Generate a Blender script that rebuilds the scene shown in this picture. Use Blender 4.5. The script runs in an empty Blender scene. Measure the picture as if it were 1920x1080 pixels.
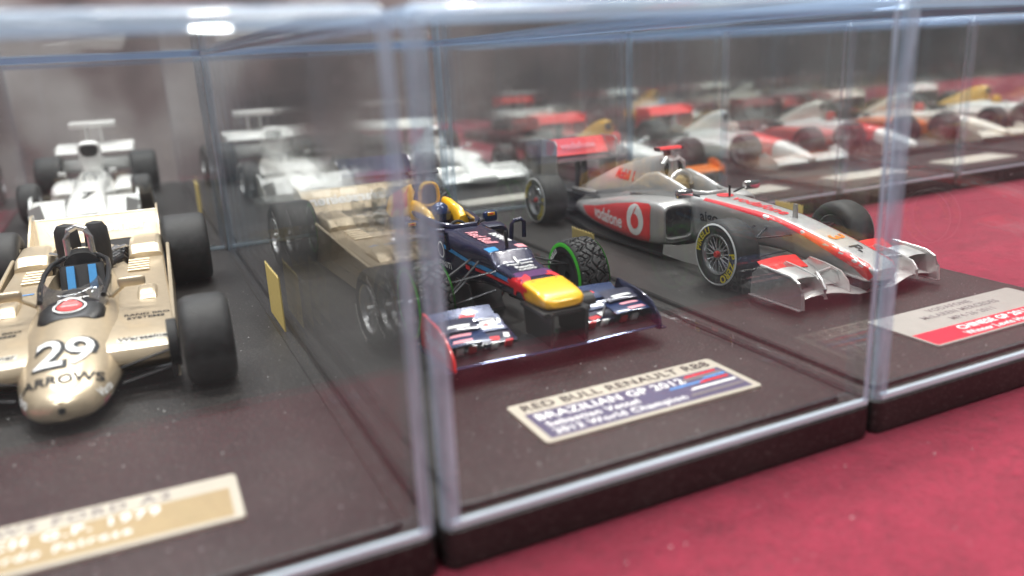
import bpy, bmesh, math, random
from mathutils import Vector, Matrix, Quaternion
from mathutils.bvhtree import BVHTree
random.seed(7)
S = 0.00094                      # one modelling unit in metres (the miniatures are about 1:43)
scn = bpy.context.scene
col = scn.collection

# ------------------------------------------------------------------ camera
cam_d = bpy.data.cameras.new('camera'); cam = bpy.data.objects.new('camera', cam_d); col.objects.link(cam)
CAM = Vector((-26.6, -81.9, 55.2)); YAW, PIT, ROL = .4331, .2826, -.0489
fw = Vector((math.sin(YAW)*math.cos(PIT), math.cos(YAW)*math.cos(PIT), -math.sin(PIT)))
r0 = Vector((math.cos(YAW), -math.sin(YAW), 0)); u0 = r0.cross(fw)
r1 = math.cos(ROL)*r0 + math.sin(ROL)*u0; u1 = -math.sin(ROL)*r0 + math.cos(ROL)*u0
M = Matrix((r1, u1, -fw)).transposed().to_4x4(); M.translation = CAM*S
cam.matrix_world = M
cam_d.sensor_width = 36; cam_d.lens = 1520/1920*36
cam_d.clip_start = .002; cam_d.clip_end = 60
cam_d.dof.use_dof = True; cam_d.dof.focus_distance = .172; cam_d.dof.aperture_fstop = 14.0
scn.camera = cam

# ------------------------------------------------------------------ world and lamps (an exhibition hall under strip lamps)
w = bpy.data.worlds.new('World'); scn.world = w; w.use_nodes = True
N_, L_ = w.node_tree.nodes, w.node_tree.links; bg = N_['Background']; bg.inputs[1].default_value = 1.0
# a hall: dim towards the horizon, lighter towards the lit ceiling
tc_ = N_.new('ShaderNodeTexCoord'); sp_ = N_.new('ShaderNodeSeparateXYZ'); L_.new(tc_.outputs['Generated'], sp_.inputs[0])
rp_ = N_.new('ShaderNodeValToRGB'); L_.new(sp_.outputs['Z'], rp_.inputs[0]); L_.new(rp_.outputs[0], bg.inputs[0])
rp_.color_ramp.elements[0].position = 0.0; rp_.color_ramp.elements[0].color = (.075, .07, .07, 1)
rp_.color_ramp.elements[1].position = .7; rp_.color_ramp.elements[1].color = (.33, .33, .34, 1)
def lamp(name, x, y, z, sx, sy, power, colr=(1, .96, .9), rz=0):
    d = bpy.data.lights.new(name, 'AREA'); d.shape = 'RECTANGLE'; d.size = sx; d.size_y = sy; d.energy = power; d.color = colr
    o = bpy.data.objects.new(name, d); col.objects.link(o); o.location = (x, y, z); o.rotation_euler = (0, 0, rz)
    return o
for i, (x, y) in enumerate([(-.9, .5), (.55, .35), (-.2, 1.9), (1.5, 1.6), (-1.4, -1.0), (.9, -1.1)]):
    lamp('strip_lamp', x, y, 2.3, 1.2, .16, 29, (1, .97, .93) if i % 2 else (.95, .97, 1))
for x, y in [(.16, .05), (-.45, .25), (.75, .75)]:
    lamp('spot_lamp', x, y, 1.7, .07, .07, 8, (1, .94, .84))
scn.view_settings.view_transform = 'Standard'; scn.view_settings.look = 'None'
scn.view_settings.exposure = 0.2; scn.view_settings.gamma = 1.0; scn.view_settings.use_curve_mapping = False
cy = scn.cycles
cy.use_denoising = True; cy.use_adaptive_sampling = True; cy.adaptive_threshold = .02; cy.max_bounces = 8; cy.diffuse_bounces = 2; cy.glossy_bounces = 5; cy.transmission_bounces = 6
cy.transparent_max_bounces = 64; cy.sample_clamp_indirect = 6; cy.caustics_reflective = False; cy.caustics_refractive = False
try: cy.denoiser = 'OPENIMAGEDENOISE'
except Exception: pass

# ------------------------------------------------------------------ materials
def nt(name):
    m = bpy.data.materials.new(name); m.use_nodes = True
    return m, m.node_tree.nodes, m.node_tree.links, m.node_tree.nodes['Principled BSDF']
def paint(name, c, rough=.3, metal=0., coat=.0, var=.06, scale=900, bump=0., rvar=.0):
    m, N, L, b = nt(name)
    b.inputs['Roughness'].default_value = rough; b.inputs['Metallic'].default_value = metal
    b.inputs['Coat Weight'].default_value = coat; b.inputs['Coat Roughness'].default_value = .06
    t = N.new('ShaderNodeTexCoord'); n = N.new('ShaderNodeTexNoise'); n.inputs['Scale'].default_value = scale; n.inputs['Detail'].default_value = 4
    L.new(t.outputs['Object'], n.inputs['Vector'])
    r = N.new('ShaderNodeValToRGB'); e = r.color_ramp.elements
    e[0].position = .3; e[1].position = .7
    e[0].color = (*[max(0, x*(1-var)) for x in c], 1); e[1].color = (*[min(1, x*(1+var)) for x in c], 1)
    L.new(n.outputs['Fac'], r.inputs[0]); L.new(r.outputs[0], b.inputs['Base Color'])
    if rvar:
        mr = N.new('ShaderNodeMapRange'); mr.inputs[3].default_value = max(.02, rough-rvar); mr.inputs[4].default_value = rough+rvar
        L.new(n.outputs['Fac'], mr.inputs[0]); L.new(mr.outputs[0], b.inputs['Roughness'])
    if bump:
        bp = N.new('ShaderNodeBump'); bp.inputs['Strength'].default_value = bump; bp.inputs['Distance'].default_value = .0002
        L.new(n.outputs['Fac'], bp.inputs['Height']); L.new(bp.outputs[0], b.inputs['Normal'])
    return m
MAT = {}
MAT['silver'] = paint('silver paint', (.60, .59, .58), .31, .52, .35, .04)
MAT['silver_dk'] = paint('dull silver paint', (.43, .41, .40), .38, .45, .1, .05)
MAT['chrome'] = paint('bright metal', (.82, .82, .82), .14, 1.0, 0, .03)
MAT['alu'] = paint('cast rim metal', (.72, .72, .73), .26, .85, 0, .08)
MAT['red'] = paint('signal red paint', (.72, .025, .02), .3, 0, .5, .05)
MAT['fluored'] = paint('fluorescent red paint', (.86, .05, .05), .35, 0, .3, .05)
MAT['navy'] = paint('navy paint', (.012, .014, .045), .22, .2, .8, .1)
MAT['navy2'] = paint('blue paint', (.010, .028, .10), .22, .2, .8, .1)
MAT['sky'] = paint('light blue paint', (.04, .28, .62), .3, 0, .4, .05)
MAT['yellow'] = paint('yellow paint', (.9, .48, .015), .3, 0, .5, .05)
MAT['orange'] = paint('orange paint', (.85, .2, .02), .3, 0, .4, .05)
MAT['purple'] = paint('purple paint', (.10, .03, .13), .3, .1, .5, .1)
MAT['white'] = paint('white paint', (.80, .80, .78), .28, 0, .5, .03)
MAT['ivory'] = paint('ivory paint', (.74, .70, .62), .3, 0, .4, .03)
MAT['gold'] = paint('gold paint', (.66, .54, .38), .3, .55, .45, .05)
MAT['gold2'] = paint('light gold paint', (.74, .62, .45), .3, .5, .4, .05)
MAT['black'] = paint('satin black plastic', (.012, .012, .013), .38, 0, 0, .2)
MAT['matt'] = paint('matt black plastic', (.02, .02, .021), .7, 0, 0, .2)
MAT['carbon'] = paint('carbon weave', (.02, .02, .022), .3, .1, .3, .5, 4000)
MAT['rubber'] = paint('tyre rubber', (.026, .026, .027), .62, 0, 0, .35, 700, .15, .08)
MAT['ink'] = paint('black print', (.015, .015, .016), .5)
MAT['wink'] = paint('white print', (.85, .85, .84), .5)
MAT['yink'] = paint('yellow print', (.80, .62, .02), .5)
MAT['rink'] = paint('red print', (.70, .02, .03), .45)
MAT['pink'] = paint('pink print', (.75, .30, .34), .45)
MAT['bink'] = paint('blue print', (.09, .28, .62), .5)
MAT['green'] = paint('green print', (.05, .38, .03), .5)
MAT['belt'] = paint('blue webbing', (.03, .22, .5), .7)
MAT['tape'] = paint('yellow masking tape', (.80, .60, .20), .6, 0, 0, .08, 1500, .1)
MAT['card'] = paint('cream card', (.54, .505, .42), .4, .15, 0, .03, 300)
MAT['cardgrey'] = paint('brushed grey card', (.42, .41, .38), .42, .35, 0, .05, 300)
MAT['cardnavy'] = paint('dark blue print field', (.08, .08, .145), .45)
MAT['cardgold'] = paint('gold print field', (.40, .31, .17), .45, .2)
MAT['cardred'] = paint('red print field', (.66, .02, .045), .4)
MAT['greyink'] = paint('grey print', (.20, .19, .19), .5)
MAT['chromeblue'] = paint('dark chrome blue', (.10, .14, .28), .15, .8, .5, .1)

def base_mat():
    # black moulded plastic with a thin uneven film of dust
    m, N, L, b = nt('dusty black plastic')
    t = N.new('ShaderNodeTexCoord')
    n = N.new('ShaderNodeTexNoise'); n.inputs['Scale'].default_value = 42; n.inputs['Detail'].default_value = 6; n.inputs['Roughness'].default_value = .62
    v = N.new('ShaderNodeTexNoise'); v.inputs['Scale'].default_value = 2600; v.inputs['Detail'].default_value = 2
    L.new(t.outputs['Object'], n.inputs['Vector']); L.new(t.outputs['Object'], v.inputs['Vector'])
    r = N.new('ShaderNodeValToRGB'); r.color_ramp.elements[0].position = .35; r.color_ramp.elements[1].position = .75
    r.color_ramp.elements[0].color = (.011, .010, .010, 1); r.color_ramp.elements[1].color = (.027, .024, .023, 1)
    L.new(n.outputs['Fac'], r.inputs[0])
    r2 = N.new('ShaderNodeValToRGB'); r2.color_ramp.elements[0].position = .57; r2.color_ramp.elements[1].position = .72
    r2.color_ramp.elements[0].color = (0, 0, 0, 1); r2.color_ramp.elements[1].color = (.16, .15, .14, 1)
    L.new(v.outputs['Fac'], r2.inputs[0])
    ad = N.new('ShaderNodeMix'); ad.data_type = 'RGBA'; ad.blend_type = 'ADD'; ad.inputs[0].default_value = .55
    L.new(r.outputs[0], ad.inputs[6]); L.new(r2.outputs[0], ad.inputs[7]); L.new(ad.outputs[2], b.inputs['Base Color'])
    mr = N.new('ShaderNodeMapRange'); mr.inputs[3].default_value = .34; mr.inputs[4].default_value = .52
    L.new(n.outputs['Fac'], mr.inputs[0]); L.new(mr.outputs[0], b.inputs['Roughness'])
    return m
MAT['base'] = base_mat()
def cloth_mat():
    m, N, L, b = nt('crimson felt')
    t = N.new('ShaderNodeTexCoord')
    n = N.new('ShaderNodeTexNoise'); n.inputs['Scale'].default_value = 170; n.inputs['Detail'].default_value = 9; n.inputs['Roughness'].default_value = .75
    f = N.new('ShaderNodeTexNoise'); f.inputs['Scale'].default_value = 1100; f.inputs['Detail'].default_value = 6; f.inputs['Roughness'].default_value = .7
    L.new(t.outputs['Object'], n.inputs['Vector']); L.new(t.outputs['Object'], f.inputs['Vector'])
    r = N.new('ShaderNodeValToRGB'); r.color_ramp.elements[0].position = .37; r.color_ramp.elements[1].position = .63
    r.color_ramp.elements[0].color = (.14, .004, .018, 1); r.color_ramp.elements[1].color = (.31, .013, .044, 1)
    mx = N.new('ShaderNodeMath'); mx.operation = 'MULTIPLY_ADD'; mx.inputs[1].default_value = .5
    L.new(f.outputs['Fac'], mx.inputs[0])
    hf = N.new('ShaderNodeMath'); hf.operation = 'MULTIPLY'; hf.inputs[1].default_value = .5
    L.new(n.outputs['Fac'], hf.inputs[0]); L.new(hf.outputs[0], mx.inputs[2])
    L.new(mx.outputs[0], r.inputs[0]); L.new(r.outputs[0], b.inputs['Base Color'])
    b.inputs['Roughness'].default_value = .95; b.inputs['Sheen Weight'].default_value = .2; b.inputs['Sheen Tint'].default_value = (1, .5, .6, 1)
    bp = N.new('ShaderNodeBump'); bp.inputs['Strength'].default_value = .9; bp.inputs['Distance'].default_value = .0012
    L.new(mx.outputs[0], bp.inputs['Height']); L.new(bp.outputs[0], b.inputs['Normal'])
    return m
MAT['cloth'] = cloth_mat()
def acrylic(name, tint, haze, hazecol, rough=.015, spec=1.0, streak=0):
    # clear sheet: Schlick reflection on each face, straight-through transmission, a share of pale diffuse haze (on edges, painted glow)
    m, N, L, b = nt(name); N.remove(b); out = N['Material Output']
    g = N.new('ShaderNodeNewGeometry')
    d = N.new('ShaderNodeVectorMath'); d.operation = 'DOT_PRODUCT'; L.new(g.outputs['Incoming'], d.inputs[0]); L.new(g.outputs['Normal'], d.inputs[1])
    a = N.new('ShaderNodeMath'); a.operation = 'ABSOLUTE'; L.new(d.outputs['Value'], a.inputs[0])
    o = N.new('ShaderNodeMath'); o.operation = 'SUBTRACT'; o.inputs[0].default_value = 1; o.use_clamp = True; L.new(a.outputs[0], o.inputs[1])
    p = N.new('ShaderNodeMath'); p.operation = 'POWER'; p.inputs[1].default_value = 5; L.new(o.outputs[0], p.inputs[0])
    f = N.new('ShaderNodeMath'); f.operation = 'MULTIPLY_ADD'; f.inputs[1].default_value = .955*spec; f.inputs[2].default_value = .042*spec; L.new(p.outputs[0], f.inputs[0])
    tr = N.new('ShaderNodeBsdfTransparent'); tr.inputs[0].default_value = (*tint, 1)
    gl = N.new('ShaderNodeBsdfGlossy'); gl.inputs['Roughness'].default_value = rough; gl.inputs[0].default_value = (1, 1, 1, 1)
    df = N.new('ShaderNodeBsdfDiffuse'); df.inputs[0].default_value = (*hazecol, 1)
    m1 = N.new('ShaderNodeMixShader'); m1.inputs[0].default_value = haze
    if streak:      # uneven pale streaks painted in for broken refraction where the sheet is seen end-on
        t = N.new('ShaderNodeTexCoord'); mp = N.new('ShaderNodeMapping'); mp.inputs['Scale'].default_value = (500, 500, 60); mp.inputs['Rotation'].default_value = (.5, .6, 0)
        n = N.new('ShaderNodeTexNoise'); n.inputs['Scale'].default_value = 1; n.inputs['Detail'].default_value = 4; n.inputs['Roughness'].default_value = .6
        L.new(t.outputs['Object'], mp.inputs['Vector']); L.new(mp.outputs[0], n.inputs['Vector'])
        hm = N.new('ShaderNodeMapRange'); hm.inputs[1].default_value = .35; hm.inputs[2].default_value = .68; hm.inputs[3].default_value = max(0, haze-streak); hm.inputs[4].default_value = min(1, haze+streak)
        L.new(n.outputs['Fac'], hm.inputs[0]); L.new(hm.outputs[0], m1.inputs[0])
    L.new(tr.outputs[0], m1.inputs[1]); L.new(df.outputs[0], m1.inputs[2])
    m2 = N.new('ShaderNodeMixShader'); L.new(f.outputs[0], m2.inputs[0]); L.new(m1.outputs[0], m2.inputs[1]); L.new(gl.outputs[0], m2.inputs[2])
    L.new(m2.outputs[0], out.inputs[0])
    return m
MAT['clear'] = acrylic('clear acrylic sheet', (.985, .99, .99), .0045, (.8, .8, .82))
MAT['edge'] = acrylic('acrylic edge', (.78, .87, .95), .62, (.58, .72, .86), .04, 1.0, .3)  # pale blue diffuse share paints the glow of light inside the wall
MAT['edgerear'] = acrylic('painted rear edge glow', (.86, .92, .97), .24, (.62, .70, .78), .04, 1.0, .1)  # same painted glow, fainter, for the cases behind
MAT['edgetop'] = acrylic('acrylic top edge', (.80, .88, .96), .36, (.56, .72, .92), .04, 1.0)  # edge glow painted along the roof rim, without streaks
MAT['footglow'] = acrylic('painted foot glow', (.85, .92, 1), .8, (.74, .87, .97), .15)  # near-opaque pale colour painting a bright line at the lid foot
MAT['visor'] = acrylic('clear windscreen', (.5, .5, .52), .05, (.6, .6, .62))
MAT['clearwing'] = acrylic('clear plastic end plate', (.8, .78, .78), .5, (.45, .42, .42))

# ------------------------------------------------------------------ mesh helpers (modelling units, scaled by S on build)
class MB:
    def __init__(s): s.v = []; s.f = []; s.m = []
    def add(s, vs, fs, mi=0):
        k = len(s.v); s.v += [tuple(v) for v in vs]; s.f += [tuple(i+k for i in f) for f in fs]; s.m += [mi]*len(fs); return s
    def box(s, c, d, rot=None, mi=0, bev=0):
        bm = bmesh.new(); bmesh.ops.create_cube(bm, size=1)
        for v in bm.verts: v.co = Vector((v.co.x*d[0], v.co.y*d[1], v.co.z*d[2]))
        if bev: bmesh.ops.bevel(bm, geom=bm.edges[:], offset=bev, segments=2, affect='EDGES', profile=.5)
        R = Matrix.Rotation(0, 3, 'X') if rot is None else (Matrix.Rotation(rot[2], 3, 'Z') @ Matrix.Rotation(rot[1], 3, 'Y') @ Matrix.Rotation(rot[0], 3, 'X'))
        bm.verts.index_update()
        s.add([R @ v.co + Vector(c) for v in bm.verts], [[v.index for v in f.verts] for f in bm.faces], mi); bm.free(); return s
    def prism(s, poly, a, b, axis='x', mi=0):
        # poly in the two other axes (y,z) / (x,z) / (x,y), extruded from a to b
        n = len(poly)
        def P(q, t): return {'x': (t, q[0], q[1]), 'y': (q[0], t, q[1]), 'z': (q[0], q[1], t)}[axis]
        vs = [P(q, a) for q in poly] + [P(q, b) for q in poly]
        fs = [tuple(range(n))[::-1], tuple(range(n, 2*n))] + [(i, (i+1) % n, n+(i+1) % n, n+i) for i in range(n)]
        return s.add(vs, fs, mi)
    def tube(s, pts, r, n=8, mi=0, caps=True, flat=1.0):
        pts = [Vector(p) for p in pts]; rs = r if isinstance(r, (list, tuple)) else [r]*len(pts)
        vs = []; up0 = Vector((0, 0, 1))
        for i, p in enumerate(pts):
            t = (pts[min(i+1, len(pts)-1)] - pts[max(i-1, 0)]).normalized()
            u = up0 if abs(t.dot(up0)) < .95 else Vector((0, 1, 0))
            a = t.cross(u).normalized(); b = a.cross(t)
            for k in range(n):
                q = 2*math.pi*k/n; vs.append(p + a*math.cos(q)*rs[i] + b*math.sin(q)*rs[i]*flat)
        fs = [(i*n+k, i*n+(k+1) % n, (i+1)*n+(k+1) % n, (i+1)*n+k) for i in range(len(pts)-1) for k in range(n)]
        if caps: fs += [tuple(range(n))[::-1], tuple(range((len(pts)-1)*n, len(pts)*n))]
        return s.add(vs, fs, mi)
    def lathe(s, prof, n=48, axis='x', c=(0, 0, 0), mi=0, closed=False):
        # prof: (axial, radius)
        vs = []; m = len(prof)
        for k in range(n):
            q = 2*math.pi*k/n; cq, sq = math.cos(q), math.sin(q)
            for a, r in prof:
                p = {'x': (a, r*cq, r*sq), 'y': (r*cq, a, r*sq), 'z': (r*cq, r*sq, a)}[axis]
                vs.append((p[0]+c[0], p[1]+c[1], p[2]+c[2]))
        fs = [(k*m+i, k*m+i+1, ((k+1) % n)*m+i+1, ((k+1) % n)*m+i) for k in range(n) for i in range(m-1)]
        if closed: fs += [(k*m+m-1, k*m, ((k+1) % n)*m, ((k+1) % n)*m+m-1) for k in range(n)]
        return s.add(vs, fs, mi)
    def loft(s, rings, mi=0, caps=True):
        n = len(rings[0]); vs = [p for r in rings for p in r]
        fs = [(i*n+k, i*n+(k+1) % n, (i+1)*n+(k+1) % n, (i+1)*n+k) for i in range(len(rings)-1) for k in range(n)]
        if caps: fs += [tuple(range(n))[::-1], tuple(range((len(rings)-1)*n, len(rings)*n))]
        return s.add(vs, fs, mi)
    def mirror(s):
        k = len(s.v); fs = list(s.f); s.v += [(-x, y, z) for x, y, z in s.v]; s.f += [tuple(i+k for i in f)[::-1] for f in fs]; s.m += list(s.m); return s
    def build(s, name, mat, parent=None, smooth=35, loc=None, fix=True):
        me = bpy.data.meshes.new(name)
        me.from_pydata([(x*S, y*S, z*S) for x, y, z in s.v], [], s.f)
        mats = mat if isinstance(mat, (list, tuple)) else [mat]
        for q in mats: me.materials.append(MAT[q] if isinstance(q, str) else q)
        if len(mats) > 1: me.polygons.foreach_set('material_index', s.m)
        if fix:
            bm = bmesh.new(); bm.from_mesh(me); bmesh.ops.recalc_face_normals(bm, faces=bm.faces[:]); bm.to_mesh(me); bm.free()
        if smooth:
            me.polygons.foreach_set('use_smooth', [True]*len(me.polygons)); me.set_sharp_from_angle(angle=math.radians(smooth))
        me.update()
        o = bpy.data.objects.new(name, me); col.objects.link(o); o.parent = parent
        if loc: o.location = Vector(loc)*S
        return o
def linked(o, name, parent, loc, flip=False):
    c = bpy.data.objects.new(name, o.data); col.objects.link(c); c.parent = parent; c.location = Vector(loc)*S
    if flip: c.rotation_euler = (0, 0, math.pi)
    return c
def empty(name, loc, rz=0, label=None, cat=None, group=None):
    o = bpy.data.objects.new(name, None); col.objects.link(o); o.location = Vector(loc)*S; o.rotation_euler = (0, 0, rz); o.empty_display_size = .01
    if label: tag(o, label, cat, group)
    return o
def tag(o, label, cat, group=None):
    o['label'] = label; o['category'] = cat
    if group: o['group'] = group
    return o
def smooth_keys(keys, step=1.2):
    # Catmull-Rom through station tuples, resampled along their first value
    out = []; n = len(keys)
    for i in range(n-1):
        p0, p1, p2, p3 = keys[max(i-1, 0)], keys[i], keys[i+1], keys[min(i+2, n-1)]
        m = max(1, int(abs(p2[0]-p1[0])/step + .5)); d = p2[0]-p1[0]
        for k in range(m):
            t = k/m; q = [p1[0]+d*t]
            for a in range(1, len(p1)):
                m1 = (p2[a]-p0[a])/((p2[0]-p0[0]) or 1)*d; m2 = (p3[a]-p1[a])/((p3[0]-p1[0]) or 1)*d
                h = (2*t**3-3*t**2+1)*p1[a] + (t**3-2*t**2+t)*m1 + (-2*t**3+3*t**2)*p2[a] + (t**3-t**2)*m2
                q.append(h)
            out.append(tuple(q))
    out.append(tuple(keys[-1])); return out
def ring(y, hb, ht, zb, zt, p, cx=0, n=36):
    r = []
    for k in range(n):
        a = 2*math.pi*(k+.5)/n; c, s_ = math.cos(a), math.sin(a)
        X = math.copysign(abs(c)**(2/p), c); Z = math.copysign(abs(s_)**(2/p), s_)
        h = hb + (ht-hb)*(Z+1)/2
        r.append((cx+X*h, y, (zb+zt)/2 + Z*(zt-zb)/2))
    return r
def body_loft(keys, n=36, step=1.2):
    # keys: (y, half width bottom, half width top, z bottom, z top, squareness, centre x)
    ks = smooth_keys([tuple(k)+(0,)*(7-len(k)) for k in keys], step)
    mb = MB(); mb.loft([ring(*k, n=n) for k in ks]); return mb
def cut(o, mb):
    c = mb.build('cutter', 'matt'); m = o.modifiers.new('cut', 'BOOLEAN'); m.object = c; m.operation = 'DIFFERENCE'; m.solver = 'EXACT'
    par = o.parent; o.parent = None; c.location = o.location
    dg = bpy.context.evaluated_depsgraph_get(); me = bpy.data.meshes.new_from_object(o.evaluated_get(dg))
    o.modifiers.clear(); o.data = me; o.parent = par
    me.polygons.foreach_set('use_smooth', [True]*len(me.polygons)); me.set_sharp_from_angle(angle=math.radians(35))
    bpy.data.objects.remove(c); return o
def bvh_of(*objs):
    vs, fs = [], []
    for o in objs:
        k = len(vs); vs += [(v.co + o.location)/S if o.parent else v.co/S for v in o.data.vertices]
        fs += [tuple(i+k for i in p.vertices) for p in o.data.polygons]
    return BVHTree.FromPolygons(vs, fs)
_tc = {}
def text2d(s, size=1.0, shear=0, bold=0., align='CENTER', spacing=1.0, sx=1.0):
    key = (s, shear, bold, align, spacing)
    if key not in _tc:
        cu = bpy.data.curves.new('t', 'FONT'); cu.body = s; cu.size = 1; cu.shear = shear; cu.offset = bold; cu.align_x = align; cu.align_y = 'CENTER'
        cu.space_character = spacing; cu.resolution_u = 3
        o = bpy.data.objects.new('t', cu); col.objects.link(o)
        dg = bpy.context.evaluated_depsgraph_get(); me = o.evaluated_get(dg).to_mesh()
        _tc[key] = ([(v.co.x, v.co.y) for v in me.vertices], [tuple(p.vertices) for p in me.polygons])
        o.evaluated_get(dg).to_mesh_clear(); bpy.data.objects.remove(o); bpy.data.curves.remove(cu)
    v, f = _tc[key]
    return [(x*size*sx, y*size) for x, y in v], f
def poly2d(pts): return [tuple(p) for p in pts], [tuple(range(len(pts)))]
def disc2d(r, n=28, r0=0, sx=1.0):
    if not r0: return poly2d([(r*sx*math.cos(2*math.pi*k/n), r*math.sin(2*math.pi*k/n)) for k in range(n)])
    v = [(q*sx*math.cos(2*math.pi*k/n), q*math.sin(2*math.pi*k/n)) for k in range(n) for q in (r0, r)]
    return v, [(2*k, 2*k+1, 2*((k+1) % n)+1, 2*((k+1) % n)) for k in range(n)]
def decal(name, shp, mat, parent, O, U, V, D=None, bvh=None, eps=.07, maxlen=1.4, warp=None):
    # a print laid on a surface: each point goes to O + u*U + v*V and, with a target, along D onto it
    O, U, V = Vector(O), Vector(U).normalized(), Vector(V).normalized()
    bm = bmesh.new(); vv = [bm.verts.new((x, y, 0)) for x, y in shp[0]]
    for f in shp[1]:
        try: bm.faces.new([vv[i] for i in f])
        except ValueError: pass
    if bvh is not None or warp:
        bmesh.ops.triangulate(bm, faces=bm.faces[:])
        for _ in range(4):
            le = [e for e in bm.edges if e.calc_length() > maxlen]
            if not le: break
            bmesh.ops.subdivide_edges(bm, edges=le, cuts=1); bmesh.ops.triangulate(bm, faces=bm.faces[:])
    dead = []
    N = U.cross(V)
    for v in bm.verts:
        if warp: p = Vector(warp(v.co.x, v.co.y))
        else: p = O + U*v.co.x + V*v.co.y
        if bvh is not None:
            d = Vector(D).normalized(); h = bvh.ray_cast(p - d*40, d, 80)
            if h[0] is None: dead.append(v); continue
            nn = h[1] if h[1].dot(d) < 0 else -h[1]
            p = h[0] - d*eps*.5 + nn*eps*.6
        elif not warp: p = p + N*eps
        v.co = p
    if dead: bmesh.ops.delete(bm, geom=dead, context='VERTS')
    bm.verts.index_update(); mb = MB(); mb.add([v.co[:] for v in bm.verts], [[v.index for v in f.verts] for f in bm.faces]); bm.free()
    if not mb.f: return None
    return mb.build(name, mat, parent, smooth=40 if bvh is not None else 0, fix=False)

# ------------------------------------------------------------------ the setting
ZC = -6.0                         # cloth level; z = 0 is the foot of the acrylic lids
def structure(o): o['kind'] = 'structure'; return o
def rr(x0, y0, x1, y1, r, n=5, band=0):
    # rounded rectangle; with a band, extra points mark where the neighbouring wall stands end-on behind the face
    pts = []; arc = []
    for cx_, cy_, a0 in ((x1-r, y1-r, 0), (x0+r, y1-r, 90), (x0+r, y0+r, 180), (x1-r, y0+r, 270)):
        for k in range(n+1):
            a = math.radians(a0+90*k/n); q = (cx_+r*math.cos(a), cy_+r*math.sin(a)); t = math.radians(a0)
            if band and k == 0: pts.append((q[0]+band*math.sin(t), q[1]-band*math.cos(t))); arc.append(a0 in (90, 270))
            pts.append(q); arc.append((2 if k in (1, 2) else 1) if k < n else (band > 0 and a0 in (0, 180)))
            if band and k == n: pts.append((q[0]-band*math.cos(t), q[1]-band*math.sin(t))); arc.append(False)
    return pts, arc
cl = MB()
nx, ny = 96, 60
X0, X1, Y0, Y1 = -420, 1500, -68, 640
gx = [X0+(X1-X0)*(i/nx) for i in range(nx+1)]
prof = [(Y0-1.5, ZC-260), (Y0-1.5, ZC-6), (Y0-1.2, ZC-2.5), (Y0, ZC-.6), (Y0+2, ZC)] + [(Y0+2+(Y1-Y0-2)*((j+1)/ny), ZC) for j in range(ny)]
vs = [(x, y, z) for x in gx for y, z in prof]; m_ = len(prof)
cl.add(vs, [(i*m_+j, (i+1)*m_+j, (i+1)*m_+j+1, i*m_+j+1) for i in range(nx) for j in range(m_-1) if not (gx[i] < 160 and prof[j][0] > 358)])
structure(cl.build('table_cloth', 'cloth', smooth=60))

def hall_mat():
    m, N, L, b = nt('dim hall wall')
    t = N.new('ShaderNodeTexCoord'); n = N.new('ShaderNodeTexNoise'); n.inputs['Scale'].default_value = 2.2; n.inputs['Detail'].default_value = 3
    L.new(t.outputs['Object'], n.inputs['Vector'])
    r = N.new('ShaderNodeValToRGB'); e = r.color_ramp.elements; e[0].position = .32; e[1].position = .72
    e[0].color = (.035, .036, .042, 1); e[1].color = (.45, .41, .40, 1)
    q = r.color_ramp.elements.new(.52); q.color = (.20, .15, .15, 1)
    L.new(n.outputs['Fac'], r.inputs[0]); L.new(r.outputs[0], b.inputs['Base Color']); b.inputs['Roughness'].default_value = .9
    return m
MAT['hall'] = hall_mat()
hw = MB(); hw.box((900, 3300, 400), (9000, 40, 3400)); structure(hw.build('hall_wall', 'hall', smooth=0))
MAT['floor'] = paint('hall floor', (.16, .15, .15), .5, 0, 0, .3, 3)
fl = MB(); fl.box((900, 500, -830), (9000, 6000, 20)); structure(fl.build('hall_floor', 'floor', smooth=0))

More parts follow.
